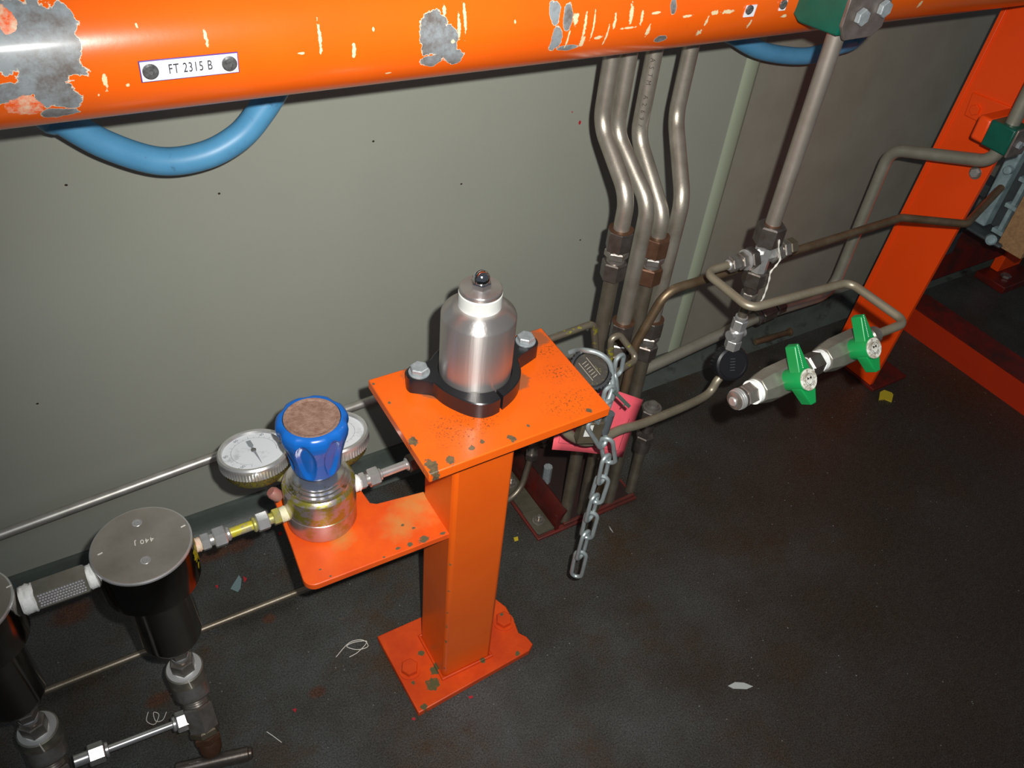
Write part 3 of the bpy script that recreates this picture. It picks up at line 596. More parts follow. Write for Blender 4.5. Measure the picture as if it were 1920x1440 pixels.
# drain valves below the bowls
def drain(dx,label):
    x,y=bowlx+dx,bowly; zb=zbt-.196
    t=thing('drain_valve',(x,y,.1),label,'valve','drain valves under the filter housings')
    z1=zb+.004
    MB().lathe([(.0115,0),(.0115,-.012),(.0085,-.015),(.0085,-.03)],(x,y,z1),Z_*1,24).build('outlet_boss',NUT_D,t)
    MB().hexn((x,y,z1-.036),Z_,.013,.0130).build('nut',NUT,t)
    MB().lathe([(.0105,0),(.0115,.002),(.0115,.008),(.0100,.010)],(x,y,z1-.046),Z_,24).build('collar',NUT_B,t)
    MB().lathe([(.009,0),(.009,.006)],(x,y,z1-.051),Z_,24).build('neck',NUT_D,t)
    MB().hexn((x,y,z1-.072),Z_,.022,.0155,hint=(1,.3,0)).build('nut',NUT,t)
    MB().lathe([(.0125,0),(.0140,.001),(.0140,.0045),(.012,.0055)],(x,y,z1-.077),Z_,28).build('thread_tape',PTFE,t)
    zt_=z1-.077
    blk=MB().lathe([(.0228,-.046),(.0238,-.044),(.0238,-.0015),(.0222,0),(0,0)],(x,y+.004,zt_),Z_,40).build('block',VALVEB,t)
    MB().lathe([(.0222,0),(.0220,.0006),(0,.0006)],(x,y+.004,zt_),Z_,40).build('top_face',PTFE2,t)
    # bonnet leaning toward the viewer and down
    tip=PZ(401,1420,.030)+V((dx,0,0)); s0=V((x+.001,y-.006,zt_-.022)); ax=(tip-s0); LL=ax.length; ax.normalize()
    def at(f): return s0+ax*LL*f
    MB().lathe([(.0225,0),(.0225,.018),(.020,.021)],s0,ax,32).build('bonnet_socket',NUT,t)
    MB().lathe([(.0155,0)]+[(.0155+(.0012 if i%2 else 0),i*.0016) for i in range(1,8)]+[(.0155,.0135)],at(.19),ax,28).build('thread',NUT,t)
    MB().hexn(at(.27),ax,LL*.32,.0205).build('bonnet',NUT,t)
    MB().hexn(at(.58),ax,LL*.09,.0200,hint=(1,.2,0)).build('lock_nut',BRASS,t)
    MB().hexn(at(.67),ax,LL*.09,.0185).build('gland_nut',RUST,t)
    MB().lathe([(.0150,0),(.0155,.002),(.0150,LL*.12),(.0115,LL*.19),(.005,LL*.21)],at(.75),ax,28).build('packing_cap',RUST,t)
    MB().sweep([at(.93),at(1.04)],.0035,12).build('stem',NUT,t)
    hc=at(1.03)
    zz=hc.z; e1_=PZ(474,1411,zz)+V((dx,0,0)); e0_=PZ(330,1444,zz)+V((dx,0,0)); dd=(e1_-e0_); HL=dd.length; dd.normalize()
    h_=MB().lathe([(.0085,0),(.0098,.001),(.0100,HL-.006),(.0085,HL-.0045),(.0080,HL-.0015),(.006,HL)],e0_,dd,24).build('handle_bar',NUT_D,t); h_['label']='dark T handle bar'
    th=[(0,-.0135,-.0),(.001,-.016,-.012),(.0015,-.017,-.02),(.0005,-.018,-.03),(-.001,-.0195,-.036)]
    base=V((x,y+.0,zt_+.002))
    pts=[base+V(q) for q in th]
    MB().sweep(catmull([p+V((0,-.006,.0)) for p in pts],4),.0009,6).build('loose_tape_end',STRING,t)
    return t,s0,ax,LL,zt_
dv=drain(0,'drain valve with dark T handle under the right-hand filter housing')
dv2=drain(DX,'drain valve under the left-hand filter housing, partly cut off by the corner of the photo')
zc=.075
pa=PY(352,1348,bowly-.02); 
cyv=bowly-.030; pA=PY(352,1348,cyv); pB=PY(172,1416,cyv); dirn=(pB-pA)
cxn=thing('connecting_tube',(pA+pB)/2,'short shiny tube with a hex nut at each end joining the two drain valves','tube')
ax=dirn.normalized(); LT=dirn.length
MB().hexn(pA-ax*.004,ax,.019,.0135).build('nut',NUT_B,cxn)
MB().lathe([(.008,0),(.0098,.001),(.0098,.004),(.008,.005)],pA+ax*.015,ax,24).build('ferrule',NUT_B,cxn)
MB().sweep([pA+ax*.018,pB-ax*.018],.0048,16).build('tube',NUT_B,cxn)
MB().lathe([(.008,0),(.0098,.001),(.0098,.004),(.008,.005)],pB-ax*.020,ax,24).build('ferrule',NUT_B,cxn)
MB().hexn(pB-ax*.015,ax,.019,.0135).build('nut',NUT_B,cxn)
MB().lathe([(.008,0),(.008,.02)],pB,ax,20).build('collar',NUT_B,cxn)
# ================================================================== wall tube and floor tube
P=[PY(-60,1025,.985),PY(400,857,.985),PY(720,742,.985),PY(860,705,.985)]
tag(MB().sweep([P[0],P[1],P[2],P[3]],.0078,18).build('wall_tube',mat('light_steel_tube',(.66,.64,.60),1,.42,var=(.36,.34,.30),vscale=30,vamt=.5)),'light grey steel tube running along the wall behind the gauges','tube')
P=[PZ(-40,1345,.012),PZ(110,1285,.012),PZ(380,1175,.012),PZ(600,1093,.012),PZ(770,1030,.012),PZ(900,985,.012),PZ(962,935,.012)]
fb=thing('floor_tube',P[0],'thin steel tube on the floor behind the filters, rising to an elbow','tube')
pe=[P[0],P[3],PZ(895,962,.012),PZ(985,905,.012),]
el=PZ(1002,830,.11)
pts=[P[0],P[3],PZ(800,1020,.012),PZ(975,925,.02),V((PZ(997,850,.10).x,PZ(997,850,.10).y,.10))]
MB().sweep(fillet(pts,[0,.3,.045]),.0058,14).build('tube',STEEL_D,fb)
t_=pts[-1]
MB().hexn(t_-Z_*.012,Z_,.016,.0125).build('nut',NUT_D,fb)
MB().lathe([(.0085,0),(.0085,.016)],t_+Z_*.004,Z_,20).build('collar',NUT,fb)
MB().lathe([(.011,0),(.011,.02),(.009,.022)],t_+Z_*.018-X_*.004,(0.9,.2,.3),24).build('elbow',NUT_D,fb)
MB().hexn(t_+Z_*.022+X_*.014,(0.9,.2,.3),.016,.0125).build('nut',NUT_D,fb)
# ================================================================== riser tubes
TR=.0112
def union(p,z0,z1,parent,m1=NUT_D,m2=NUT_D,r=.0182):
    L=z1-z0; x,y=p.x,p.y
    MB().lathe([(TR+.001,0),(TR+.006,.0008),(TR+.006,.002)],(x,y,z1-.0005),Z_,28).build('collar',RUST,parent)
    MB().hexn((x,y,z0+L*.60),Z_,L*.40,r).build('nut',m1,parent)
    MB().hexn((x,y,z0+L*.44),Z_,L*.15,r*.93,hint=(1,.4,0)).build('union_body',NUT,parent)
    MB().lathe([(r*.7,0),(r*.7,L*.30)],(x,y,z0+L*.33),Z_,24).build('neck',NUT,parent)
    MB().hexn((x,y,z0),Z_,L*.36,r,hint=(1,.15,0)).build('nut',m2,parent)
RI=[('T1',.66,[(1148,110),(1125,232),(1172,365),(1160,440)],(430,520),STEEL,'first riser tube from the left, with a double-nut union at mid height'),
    ('T2',.70,[(1178,110),(1155,245),(1217,385),(1175,600)],(603,690),STEEL,'second riser tube from the left, kinked, with its union low beside the orange plate'),
    ('T3',.73,[(1228,105),(1194,255),(1230,395),(1226,440)],(443,528),STEEL,'third riser tube with stamped lettering, its rusty union half hidden behind the second tube'),
    ('T4',.76,[(1300,80),(1264,220),(1294,385),(1235,600)],(598,668),STEEL,'rightmost riser tube, nearest the wall joint strip, with a dark union at its lower end')]
ris=[]
for n,x,pp,un,m_,lab in RI:
    u_=PX(*pp[0],x); v_=PX(*pp[1],x); c_=PX(*pp[2],x); d_=PX(*pp[3],x)
    yu=(u_.y+v_.y)/2; yl=.742
    yu=max(yu,.8265) if n!='T4' else max(yu,.826)
    t=thing('riser_tube',(x,yl,0),lab,'tube','riser tubes coming down behind the orange pipe')
    yu=.8265; ua=PY(*pp[0],yu); ub=PY(*pp[1],yu); xu=(ua.x+ub.x)/2
    zu=ub.z; zl=c_.z
    top=[V((xu,yu,1.25)),V((xu,yu,zu)),V((x,yl,zl)),V((x,yl,d_.z-.03))]
    z1=ZAT(x,yl,un[0]); z0=ZAT(x,yl,un[1])
    top[3].z=min(z1-.002,zl-.03)
    MB().sweep(fillet(top,.045,12),TR,24).build('upper_tube',m_,t)
    MB().sweep([V((x,yl,z0+.004)),V((x,yl,-.02))],TR*.95,20).build('lower_tube',STEEL_D,t)
    union(V((x,yl,0)),z0,z1,t,NUT_D if n!='T3' else RUST,NUT_D if n!='T3' else RUST)
    if n=='T3':
        for i,ch in enumerate('ASTM A269/A'):
            zz=zu+.108-.0098*i; dv_=V((CAMP.x-x,CAMP.y-yu,0)).normalized(); rt_=dv_.cross(Z_)
            textmesh(ch,.0085,V((xu,yu,zz))+dv_*(TR+.0002)-rt_*0,V((0,0,-1)),-dv_.cross(V((0,0,-1))) if False else dv_.cross(V((0,0,-1))),NUT_D,t,name='lettering',depth=.0001)
    ris.append((x,yl,zl,z1,z0))
# capped stub at the right
p5=PY(1229,775,.744); stb=thing('capped_stub_tube',(.812,.744,0),'capped tube stub with stacked fittings, standing right of the pink card','tube')
def z5(py): return ZAT(.812,.744,py)
MB().sweep([(.812,.744,-.01),(.812,.744,z5(838))],.0098,20).build('tube',STEEL_D,stb)
MB().lathe([(.0145,z5(842)),(.0145,z5(820))],(.812,.744,0),Z_,24).build('collar',NUT_D,stb)
MB().hexn((.812,.744,z5(822)),Z_,.012,.0175).build('nut',NUT_D,stb)
MB().lathe([(.0125,z5(805)),(.0125,z5(782))],(.812,.744,0),Z_,24).build('neck',NUT_D,stb)
MB().hexn((.812,.744,z5(788)),Z_,z5(765)-z5(788),.0195).build('cap_nut',NUT_D,stb)
zc5=z5(765); MB().lathe([(.0165,0),(.0165,.0025),(.013,.003),(.012,.007),(.010,.0075),(.0085,.011),(.006,.0115)],(.812,.744,zc5),Z_,28).build('plug',NUT,stb)
# ================================================================== floor penetration frame
fr=thing('pipe_penetration_frame',(.66,.80,0),'dark red steel frame with bolted olive strip where the riser tubes enter the floor','floor frame')
f0=PZ(1009,1013,.004); fx=f0.x; fyy=f0.y
MB().bx((fx,fyy,.0),(.815,.93,.006)).build('base',REDK,fr,bevel=.001)
sw=.038
MB().bx((fx+.004,fyy+.006,.006),(fx+sw,.92,.012)).build('clamp_strip',OLIVE,fr,bevel=.001)
for (x,y) in ((1010,973),(958,903)):
    p=PZ(x,y,.02); 
    MB().bx((p.x-.017,p.y-.024,.012),(p.x+.017,p.y+.028,.0145)).build('pad',OLIVE,fr,bevel=.0045,bseg=3)
    b_=MB().hexn((p.x,p.y,.016),Z_,.007,.0095).build('bolt',NUT,fr)
    MB().lathe([(.0115,.0145),(.0115,.0165),(.010,.0168)],(p.x,p.y,0),Z_,24).build('washer',NUT,b_)
    MB().lathe([(.0048,.022),(.0048,.028),(.003,.030)],(p.x,p.y,0),Z_,16).build('stud',NUT,b_)
xs=fx+sw
up_=[(xs,.006),(xs+.001,.018),(xs+.004,.032),(xs+.010,.044),(xs+.018,.052),(xs+.021,.050),(xs+.015,.040),(xs+.010,.028),(xs+.008,.006)]
MB().prism(up_,(0,fyy+.004,0),X_,Z_,(0,.19,0)).build('upstand',mat('blackened_dark_red_paint',(.10,.009,.006),0,.3,var=(.018,.010,.009),vscale=16,vamt=.4,bump=.2),fr,angle=60)
MB().bx((xs+.020,fyy+.004,.006),(.812,fyy+.010,.012)).build('front_lip',REDK,fr,bevel=.001)
MB().bx((xs+.008,fyy+.010,.006),(.808,.92,.009)).build('sealing_compound',DARKBOX,fr)  # dark interior of the floor opening put in as near-black colour
MB().lathe([(.0085,0),(.0085,.045)],PZ(1028,875,.05)-Z_*.045,Z_,8).build('grey_peg',BOLTG,fr)
# ================================================================== column tube with cross
CX,CY=.8475,.655
cxs=[PY(*p,CY).x for p in((1448,420),(1410,540),(1385,610))]; CX=sum(cxs)/3
def cz(py): return ZAT(CX,CY,py)
col=thing('instrument_column',(CX,CY,cz(640)),'steel tube dropping from the large green clamp into a four-way fitting with hanging thread','tube')
MB().sweep([(CX,CY,1.02),(CX,CY,cz(425))],.0108,24).build('tube',mat('worn_steel_tube',(.50,.45,.40),1,.42,var=(.36,.31,.25),vscale=22,vamt=.5),col)
MB().lathe([(.0115,0),(.0125,.001),(.0115,.006)],(CX,CY,cz(425)),Z_,24).build('rust_ring',RUST,col)
MB().hexn((CX,CY,cz(456)),Z_,cz(420)-cz(456),.0205,hint=(1,.1,0)).build('top_nut',NUT_D,col)
zx=cz(478); 
MB().lathe([(.0125,0),(.0125,cz(455)-cz(505))],(CX,CY,cz(505)),Z_,8).lathe([(.0120,-.022),(.0120,.022)],(CX,CY,zx),X_,8).build('cross_body',NUT_B,col)
e=fitrow([('hex',.012,.0165,NUT,'arm_nut'),('cyl',.004,.010,NUT,'collar'),('hex',.012,.0155,NUT,'arm_nut'),('cyl',.003,.009,NUT,'collar'),('hex',.014,.0125,BRASS,'end_cap')],(CX+.016,CY,zx),X_,col)
e=fitrow([('hex',.014,.0165,NUT_D,'arm_nut'),('ring',.004,.0150,NUT_B,'ring'),('hex',.010,.0125,NUT,'arm_nut'),('cyl',.004,.009,NUT,'collar'),('hex',.014,.0115,NUT,'tube_nut'),('ring',.004,.0075,NUT_B,'ferrule')],(CX-.016,CY,zx),-X_,col)
loopstart=e
MB().hexn((CX,CY,cz(532)),Z_,cz(505)-cz(532),.0185).build('lower_nut',NUT_D,col)
MB().lathe([(.0105,cz(548)),(.0105,cz(530))],(CX,CY,0),Z_,20).build('neck',NUT_D,col)
MB().hexn((CX,CY,cz(568)),Z_,cz(546)-cz(568),.0125).build('small_nut',NUT,col)
MB().sweep([(CX,CY,cz(600)),(CX,CY,cz(566))],.0072,18).build('lower_tube',STEEL_D,col)
MB().lathe([(.0095,0),(.0095,.004),(.008,.005)],(CX,CY,cz(597)),Z_,20).build('ring',NUT_B,col)
MB().hexn((CX,CY,cz(616)),Z_,cz(598)-cz(616),.0115).build('nut',NUT_B,col)
MB().lathe([(.0105,cz(636)),(.0115,cz(634)),(.0115,cz(618)),(.009,cz(615))],(CX,CY,0),Z_,20).lathe([(.0085,-.014),(.0085,.014)],(CX,CY,cz(626)),X_,16).build('tee_body',NUT_B,col)
MB().hexn((CX,CY,cz(652)),Z_,cz(635)-cz(652),.0125).build('nut',NUT_B,col)
# hanging thread
pts=[PY(x,y,CY-.018) for x,y in ((1461,450),(1460,468),(1463,485),(1455,498),(1445,510),(1442,525),(1436,545),(1430,560),(1423,570))]
MB().sweep(catmull(pts,4),[.0012+.0005*math.sin(i*1.7) for i in range(33)],6).build('hanging_thread',STRING,col)
# black knob
kc=V((CX,CY-.006,cz(676))); kax=V((-.22,-.62,.35)).normalized()
kb=thing('black_knob',kc,'round black plastic knob with ribbed rim below the four-way fitting','knob')
kr_=.5*68*mpp(kc)
MB().lathe([(.008,-.014),(kr_*.9,-.012),(kr_,-.008),(kr_,.006),(kr_*.93,.010),(kr_*.8,.0115),(kr_*.75,.010),(0,.010)],kc,kax,60,rf=lambda t,h,i:(1+.02*math.cos(30*t)) if i in (2,3) else 1).build('grip',BLACKP,kb)
for i in range(5):
    u,w_,a_=basis(kax,Z_); MB().box(kc+a_*.010-u*(.010-.0045*i)-w_*.004,w_*.008,u*.0010,a_*.0006).build('rib',mat('grey_rib_%d'%i,(.07,.075,.09),0,.4) if i==0 else bpy.data.materials['grey_rib_0'],kb)
# ---------------- tube loop + green valves
ZL=zx; LR=.0058
a0=loopstart; c0_=PZ(1325,508,ZL); c1_=PZ(1402,580,ZL); xL=(c0_.x+c1_.x)/2
c2_=PZ(1597,527,ZL); c3_=PZ(1690,603,ZL); xR=(c2_.x+c3_.x)/2; yv=PZ(1630,632,ZL).y; yb=(c1_.y+c2_.y)/2
lt=thing('bent_sample_tube',a0,'slim tube bent in a square loop from the four-way fitting to the green-handled valves','tube')
MB().sweep(fillet([a0,(xL,a0.y,ZL),(xL,c1_.y,ZL),(xR,c2_.y,ZL),(xR,yv,ZL),(PZ(1630,632,ZL).x-.004,yv,ZL)],.016,8),LR,18).build('tube',OLTUBE,lt)
vend=PZ(1380,750,ZL); vst=V((PZ(1632,632,ZL).x,yv,ZL)); vdir=(vend-vst); VL=vdir.length; vax=vdir.normalized()
def VA(px,py): # point on valve axis nearest in picture x
    p=PZ(px,py,ZL); return (p-vst).dot(vax)
def _hx(a):
    h=V((0,-math.cos(a),math.sin(a))); m0=proj(vst+vax*.1); m1=proj(vst+vax*.1+h*.02); return h,(m1[1]-m0[1])
_a=min([i*.01 for i in range(20,150)],key=lambda a:abs(_hx(a)[1]+.6)); hax=_hx(_a)[0]
hax=(hax-vax*hax.dot(vax)).normalized()
def valve(s0,s1,label,hpx):
    t=thing('ball_valve',vst+vax*(s0+s1)/2,label,'valve','ball valves with green handles')
    L=s1-s0; o=vst+vax*s0; r=.0205
    MB().lathe([(r*.62,0),(r*.80,.002),(r*.98,L*.22),(r,L*.26),(r,L*.74),(r*.98,L*.78),(r*.80,L-.002),(r*.62,L)],o,vax,8,hint=hax).build('body',VALVEB,t,bevel=.0006)
    return t,o,L,r
def handle(t,hp,hub0):
    # hub along hax from body, lever across the flow
    hub=MB().lathe([(.0125,0),(.0130,.002),(.0130,.028),(.012,.0295)],hub0,hax,40).build('handle_hub',GREENP,t)
    lv=vax.cross(hax).normalized()
    if proj(hub0+lv*.05)[1]>proj(hub0)[1]: lv=-lv       # lv: towards the upper end in the picture
    side=lv.cross(hax)
    b=hub0+hax*.011
    hd=MB().prism([(-.0075,.010),(-.0045,.040),(.0030,.042),(.0125,.003),(.0135,-.009),(.0075,-.030),(-.0010,-.030),(-.0105,-.009)],b,side,lv,hax*.015)
    # lever tapers: thin slab on top
    ob=hd.build('handle',GREENP,t,bevel=.0012); ob['label']='green plastic lever'
    rb_=MB()
    for i in range(7): rb_.box(b+hax*.015+lv*(-.0285+.0026*i)-side*.004,side*.010,lv*.0009,hax*.0006)
    rb_.build('grip_ribs',GREENP,t)
    dt=MB()
    for i in range(15): dt.box(b+hax*.015+lv*(.012+.0020*i)-side*(.0005),side*.0007,lv*.0009,hax*.0003)
    dt.build('dotted_line',PTFE,t)
    dc=hub0+hax*.0300
    ds=MB().lathe([(.0125,-.001),(.0125,.0006),(.0120,.0010),(0,.0010)],dc,hax,36).build('disc_label',mat('worn_white_disc',(.62,.62,.56),0,.5,var=(.30,.26,.20),vscale=200,vamt=.15),t)
    mk=MB(); u=-side;  mk.sweep([dc+hax*.0012+(u*math.cos(a)+lv*math.sin(a))*.0070 for a in [2*PI*i/28 for i in range(28)]],.00025,4,closed=True)
    mk.sweep([dc+hax*.0012+(u*math.cos(a)+lv*math.sin(a))*.0045-lv*.001 for a in [PI+PI*i/12 for i in range(13)]],.0003,4)
    for q_ in (-1,1): mk.add([dc+hax*.0014+lv*.0018,dc+hax*.0014+u*q_*.0034+lv*.0038,dc+hax*.0014+u*q_*.0034+lv*.0],[[0,1,2],[2,1,0]])
    mk.build('disc_print',INK,ds)
    MB().lathe([(.0014,0),(.0014,.0005)],hub0+hax*.012-vax.cross(hax)*0+(vax*.6-lv*.8).normalized()*.0130,(vax*.6-lv*.8).normalized(),12).build('set_screw',INK,hub)
sA0,sA1=VA(1632,632),VA(1540,676)     # right valve body
sB0,sB1=VA(1508,692),VA(1418,734)
v1=valve(sA0+.010,sA1,'green-handled ball valve on the right, nearest the leg of the frame',None)
v2=valve(sB0,sB1,'green-handled ball valve on the left, with a threaded plug end',None)
for t,(hx_,hy_) in ((v1[0],(1588,662)),(v2[0],(1468,720))):
    s_=VA(hx_,hy_); o=vst+vax*s_+hax*.015; handle(t,None,o)
MB().lathe([(.008,0),(.011,.002),(.011,.014),(.009,.016)],vst-vax*.012,vax,24).build('tube_nut',NUT,v1[0])
cp=thing('pipe_nipple',vst+vax*(sA1+sB0)/2,'dark hex nipple with white tape between the two green-handled valves','coupling')
L=sB0-sA1
MB().lathe([(.0135,0),(.0135,.009)],vst+vax*(sA1-.003),vax,24).build('thread_tape',PTFE,cp)
MB().hexn(vst+vax*(sA1+.006),vax,L-.010,.0145).build('hex_body',NUT_D,cp)
MB().lathe([(.0125,0),(.0125,.008)],vst+vax*(sB0-.005),vax,24).build('thread_tape',PTFE,cp)
pg=vst+vax*sB1
fitrow([('cyl',.006,.0145,PTFE,'thread_tape'),('hex',.016,.0135,NUT,'plug_nut'),('cyl',.003,.0115,NUT_D,'neck'),('ring',.0025,.0125,NUT_B,'thread'),('ring',.0025,.0125,NUT_B,'thread'),('ring',.0025,.0122,NUT_B,'thread'),('ring',.003,.0110,NUT,'thread'),('ring',.003,.0055,NUT_B,'tip')],pg,vax,v2[0])
# ================================================================== tube along the risers (B)
BY=.708; zB=PY(1385,505,BY).z
b_pts=[V((.70,.712,.02)),V((.705,.712,.30)),PY(1192,645,.712),PY(1250,546,BY),PY(1385,508,BY),PY(1500,457,BY),PY(1690,408,BY)]
zBm=(b_pts[3].z+b_pts[6].z)/2
q0=b_pts[3]; q1=b_pts[6]
q2=PX(1812,420,1.36); q3=PY(1870,393,q2.y)
tb=MB().sweep(fillet([b_pts[0],b_pts[1],b_pts[2],q0,q1,q2,q3+V((.08,.05,0))],[.05,.05,.03,.03,.02]),.0068,16).build('long_tube',BROWN)
tag(tb,'long brownish tube crossing in front of the rightmost riser and past the orange leg','tube')
# C: tube from leg clamp, down and along the wall
xc=1.40
C=[PX(1935,120,xc),PX(1868,292,xc),PX(1800,312,xc),PX(1645,283,xc)]
c_top=C[1]; ycl=c_top.y
P=[V((xc,ycl,1.3)),V((xc,ycl,PX(1862,300,xc).z)),PX(1665,262,xc),PX(1600,450,xc)]
yC=PX(1600,450,xc).y
xcd=xc; end=PX(1560,540,xc)
zlow=PY(1430,590,yC).z
Pm=[V((xc,ycl,1.3)),V((xc,ycl,PX(1856,300,xc).z)),V((xc,yC,PX(1655,272,xc).z)),V((xc,yC,PX(1552,545,xc).z)),V((PY(1430,590,yC).x,yC,PY(1430,590,yC).z)),PY(1210,692,yC),PY(1100,740,yC)]
ctb=thing('wall_pipe',(xc,yC,.25),'grey tube bending down from the small green clamp and along the wall base','tube')
MB().sweep(fillet(Pm,[.035,.040,.045,.05,.05],10),.0112,22).build('tube',mat('grey_tube',(.42,.40,.33),.75,.45,var=(.30,.28,.22),vscale=25,vamt=.5),ctb)
d_=(Pm[4]-Pm[5]).normalized()
pu=Pm[4]-d_*.02
MB().lathe([(.014,0),(.0165,.002),(.0165,.010),(.014,.012)],pu,d_,24).build('collar',NUT_D,ctb)
MB().hexn(pu+d_*.014,d_,.035,.0165).build('union',NUT_D,ctb)
MB().hexn(pu+d_*.053,d_,.022,.0145).build('nut',NUT_D,ctb)
# short stub on floor
s0_,s1_=PZ(1415,642,.03),PZ(1482,622,.03); d_=(s1_-s0_)
sb=MB().lathe([(.0055,0),(.0075,.001),(.0075,d_.length*.55),(.0068,d_.length*.56),(.0068,d_.length-.004),(.010,d_.length-.003),(.010,d_.length)],s0_,d_,20).build('short_pipe_stub',BROWN)
tag(sb,'short brown pipe stub low by the wall, right of the black knob','pipe stub')
# D: tube from black knob to pink card loop
P=[kc+V((-.006,-.004,-.012)),PY(1346,712,.645),PY(1318,745,.64),PY(1215,790,.61),PY(1165,805,.60),PY(1130,821,.592),PY(1098,828,.59),PY(1068,815,.59),PY(1048,793,.595)]
tag(MB().sweep(catmull(P,8),.0066,16).build('curved_tube',OLTUBE),'curved tube running from the black knob across the pink card','tube')
# E: thin yellow-marked bent tubes by the handwheel
SP=mat('yellow_flecked_tube',(.25,.215,.16),.9,.4,var2=(.55,.50,.05),v2scale=75,v2lo=.57,v2hi=.60)
P=[PY(930,672,.72),PY(1113,606,.72),PY(1127,640,.72),PY(1121,700,.722)]
P=[P[0],P[1],P[3]]
tag(MB().sweep(fillet(P,.012),.0052,14).build('small_bent_tube',SP),'thin yellow-flecked tube bent downwards behind the top plate corner','tube')
P=[PY(1140,730,.655),PY(1146,634,.655),PY(1162,628,.655),PY(1196,673,.635),PY(1140,708,.615)]
tag(MB().sweep(fillet(P,[.007,.007,.008]),.0046,14).build('small_bent_tube',SP),'thin triangular loop of tube right of the padlocked handwheel','tube')
# ================================================================== handwheel, lockout, chain, padlock, card
wc=PY(1107,694,.60); wr=.5*84*mpp(wc); wax=V((-.30,-.50,.80)).normalized()
wh=thing('valve_handwheel',wc,'dirty black knurled handwheel half hidden by the corner of the orange plate','handwheel')
MB().lathe([(wr*.8,-.018),(wr,-.015),(wr,.001),(wr*.94,.0045),(wr*.82,.0045),(wr*.78,.0015)],wc,wax,144,rf=lambda t,h,i:(1+.022*math.cos(36*t)) if i in (1,2,3) else 1).build('rim',BLACKP,wh)
MB().lathe([(wr*.76,.001),(wr*.745,.0042),(0,.0044)],wc,wax,60).build('face',BLACKK,wh)
u,w_,a_=basis(wax,(.7,.6,0))
MB().lathe([(.006,-.035),(.006,0)],wc-a_*.015,wax,20).build('valve_stem',NUT_D,wh)
MARK=mat('worn_raised_marking',(.30,.26,.20),.5,.35)
ld=(PZ(1130,722,wc.z)-PZ(1095,690,wc.z)); ld=(ld-a_*ld.dot(a_)).normalized(); lc_=a_.cross(ld)
gr_=MB()
for s_ in (-.0075,.0045): gr_.box(wc+a_*.0042-ld*wr*.55+lc_*s_,ld*wr*1.0,lc_*.0007,a_*.0008)
for i in range(6): gr_.box(wc+a_*.0042-ld*wr*(.42-.15*i)-lc_*.0045,ld*.0009,lc_*.0065,a_*.0008)
gr_.build('raised_rib',MARK,wh)
dv_=RX-a_*RX.dot(a_); dv_.normalize(); 
dv2_=(PZ(1130,740,wc.z)-PZ(1095,690,wc.z)); dv2_=(dv2_-a_*dv2_.dot(a_)).normalized()
# lockout strap: bright bail round the wheel
yb_=.588
bl=[PY(x,y,yy) for x,y,yy in ((1068,661,.640),(1082,657,.632),(1100,657,.612),(1125,664,.60),(1143,680,.590),(1148,705,.583),(1147,730,.577),(1139,752,.571),(1127,768,.564))]
lo=MB().sweep(catmull(bl,6),.0034,12).build('lockout_bail',GALV); tag(lo,'bright bent steel bail curving around the dirty handwheel','bail')
# padlock
pk=PY(1105,797,.570); 
pd=thing('padlock',pk,'dark brown padlock with a white sticker hanging under the plate corner','padlock')
ux=(PY(1122,806,.578)-PY(1090,790,.578)).normalized(); ux=V((.93,-.30,-.10)).normalized(); uz=V((.10,.0,1)).normalized(); uz=(uz-ux*uz.dot(ux)).normalized(); uy=uz.cross(ux)
o_=pk-ux*.013-uz*.026-uy*.008
MB().box(o_,ux*.030,uz*.036,uy*.016).build('lock_body',BRASS,pd,bevel=.0015)
MB().box(o_+ux*.005+uz*.014-uy*.0006,ux*.010,uz*.019,uy*.0005).build('sticker',WHITEP,pd)
MB().lathe([(.0065,-.016),(.0065,.016)],o_+ux*.036+uz*.030+uy*.008,ux.cross(uy),20).build('lock_end',mat('dark_lock_steel',(.20,.22,.24),.9,.3),pd)
sh=[o_+ux*.007+uz*.036+uy*.008,o_+ux*.007+uz*.058+uy*.008,o_+ux*.023+uz*.058+uy*.008,o_+ux*.023+uz*.036+uy*.008]
MB().sweep(fillet(sh,.0078,8),.0032,12).build('shackle',GALV,pd)
# chain
ch=thing('chain',PY(1120,790,.56),'galvanised link chain hanging from the corner of the orange plate','chain')
def link(c,d,side,L,wd,r,name='link'):
    d=d.normalized(); side=(side-d*side.dot(d)).normalized(); hw=wd/2-r; hl=L/2-r-hw; pts=[]
    for i in range(10): a=PI*i/9; pts.append(c+d*(hl+hw*math.sin(a))+side*hw*math.cos(a))
    for i in range(10): a=PI+PI*i/9; pts.append(c+d*(-hl+hw*math.sin(a))+side*hw*math.cos(a))
    return MB().sweep(pts,r,10,closed=True).build(name,GALV,ch)
YC=.56
cs=[(1120,812),(1140,845),(1132,880),(1124,918),(1110,952),(1105,985),(1093,1022),(1085,1058)]
CXc=sum(PY(x,y,YC).x for x,y in cs)/len(cs)
for i,(x,y) in enumerate(cs):
    c_=PY(x,y,YC)
    nx=PY(*cs[i+1],YC) if i<7 else c_+(c_-PY(*cs[i-1],YC))
    pv=PY(*cs[i-1],YC) if i else c_-(nx-c_)
    d_=nx-pv; pitch=.5*(d_.length)
    # links alternately turned about the chain's line, as chains hang
    sd=V((.80,.60,0)) if i%2==0 else V((-.25,-.97,0)).normalized()
    sd=V((.95,.30,0)) if i%2==0 else V((.70,-.71,0))
    link(c_,d_,sd,pitch+.0200,.0225,.0031)
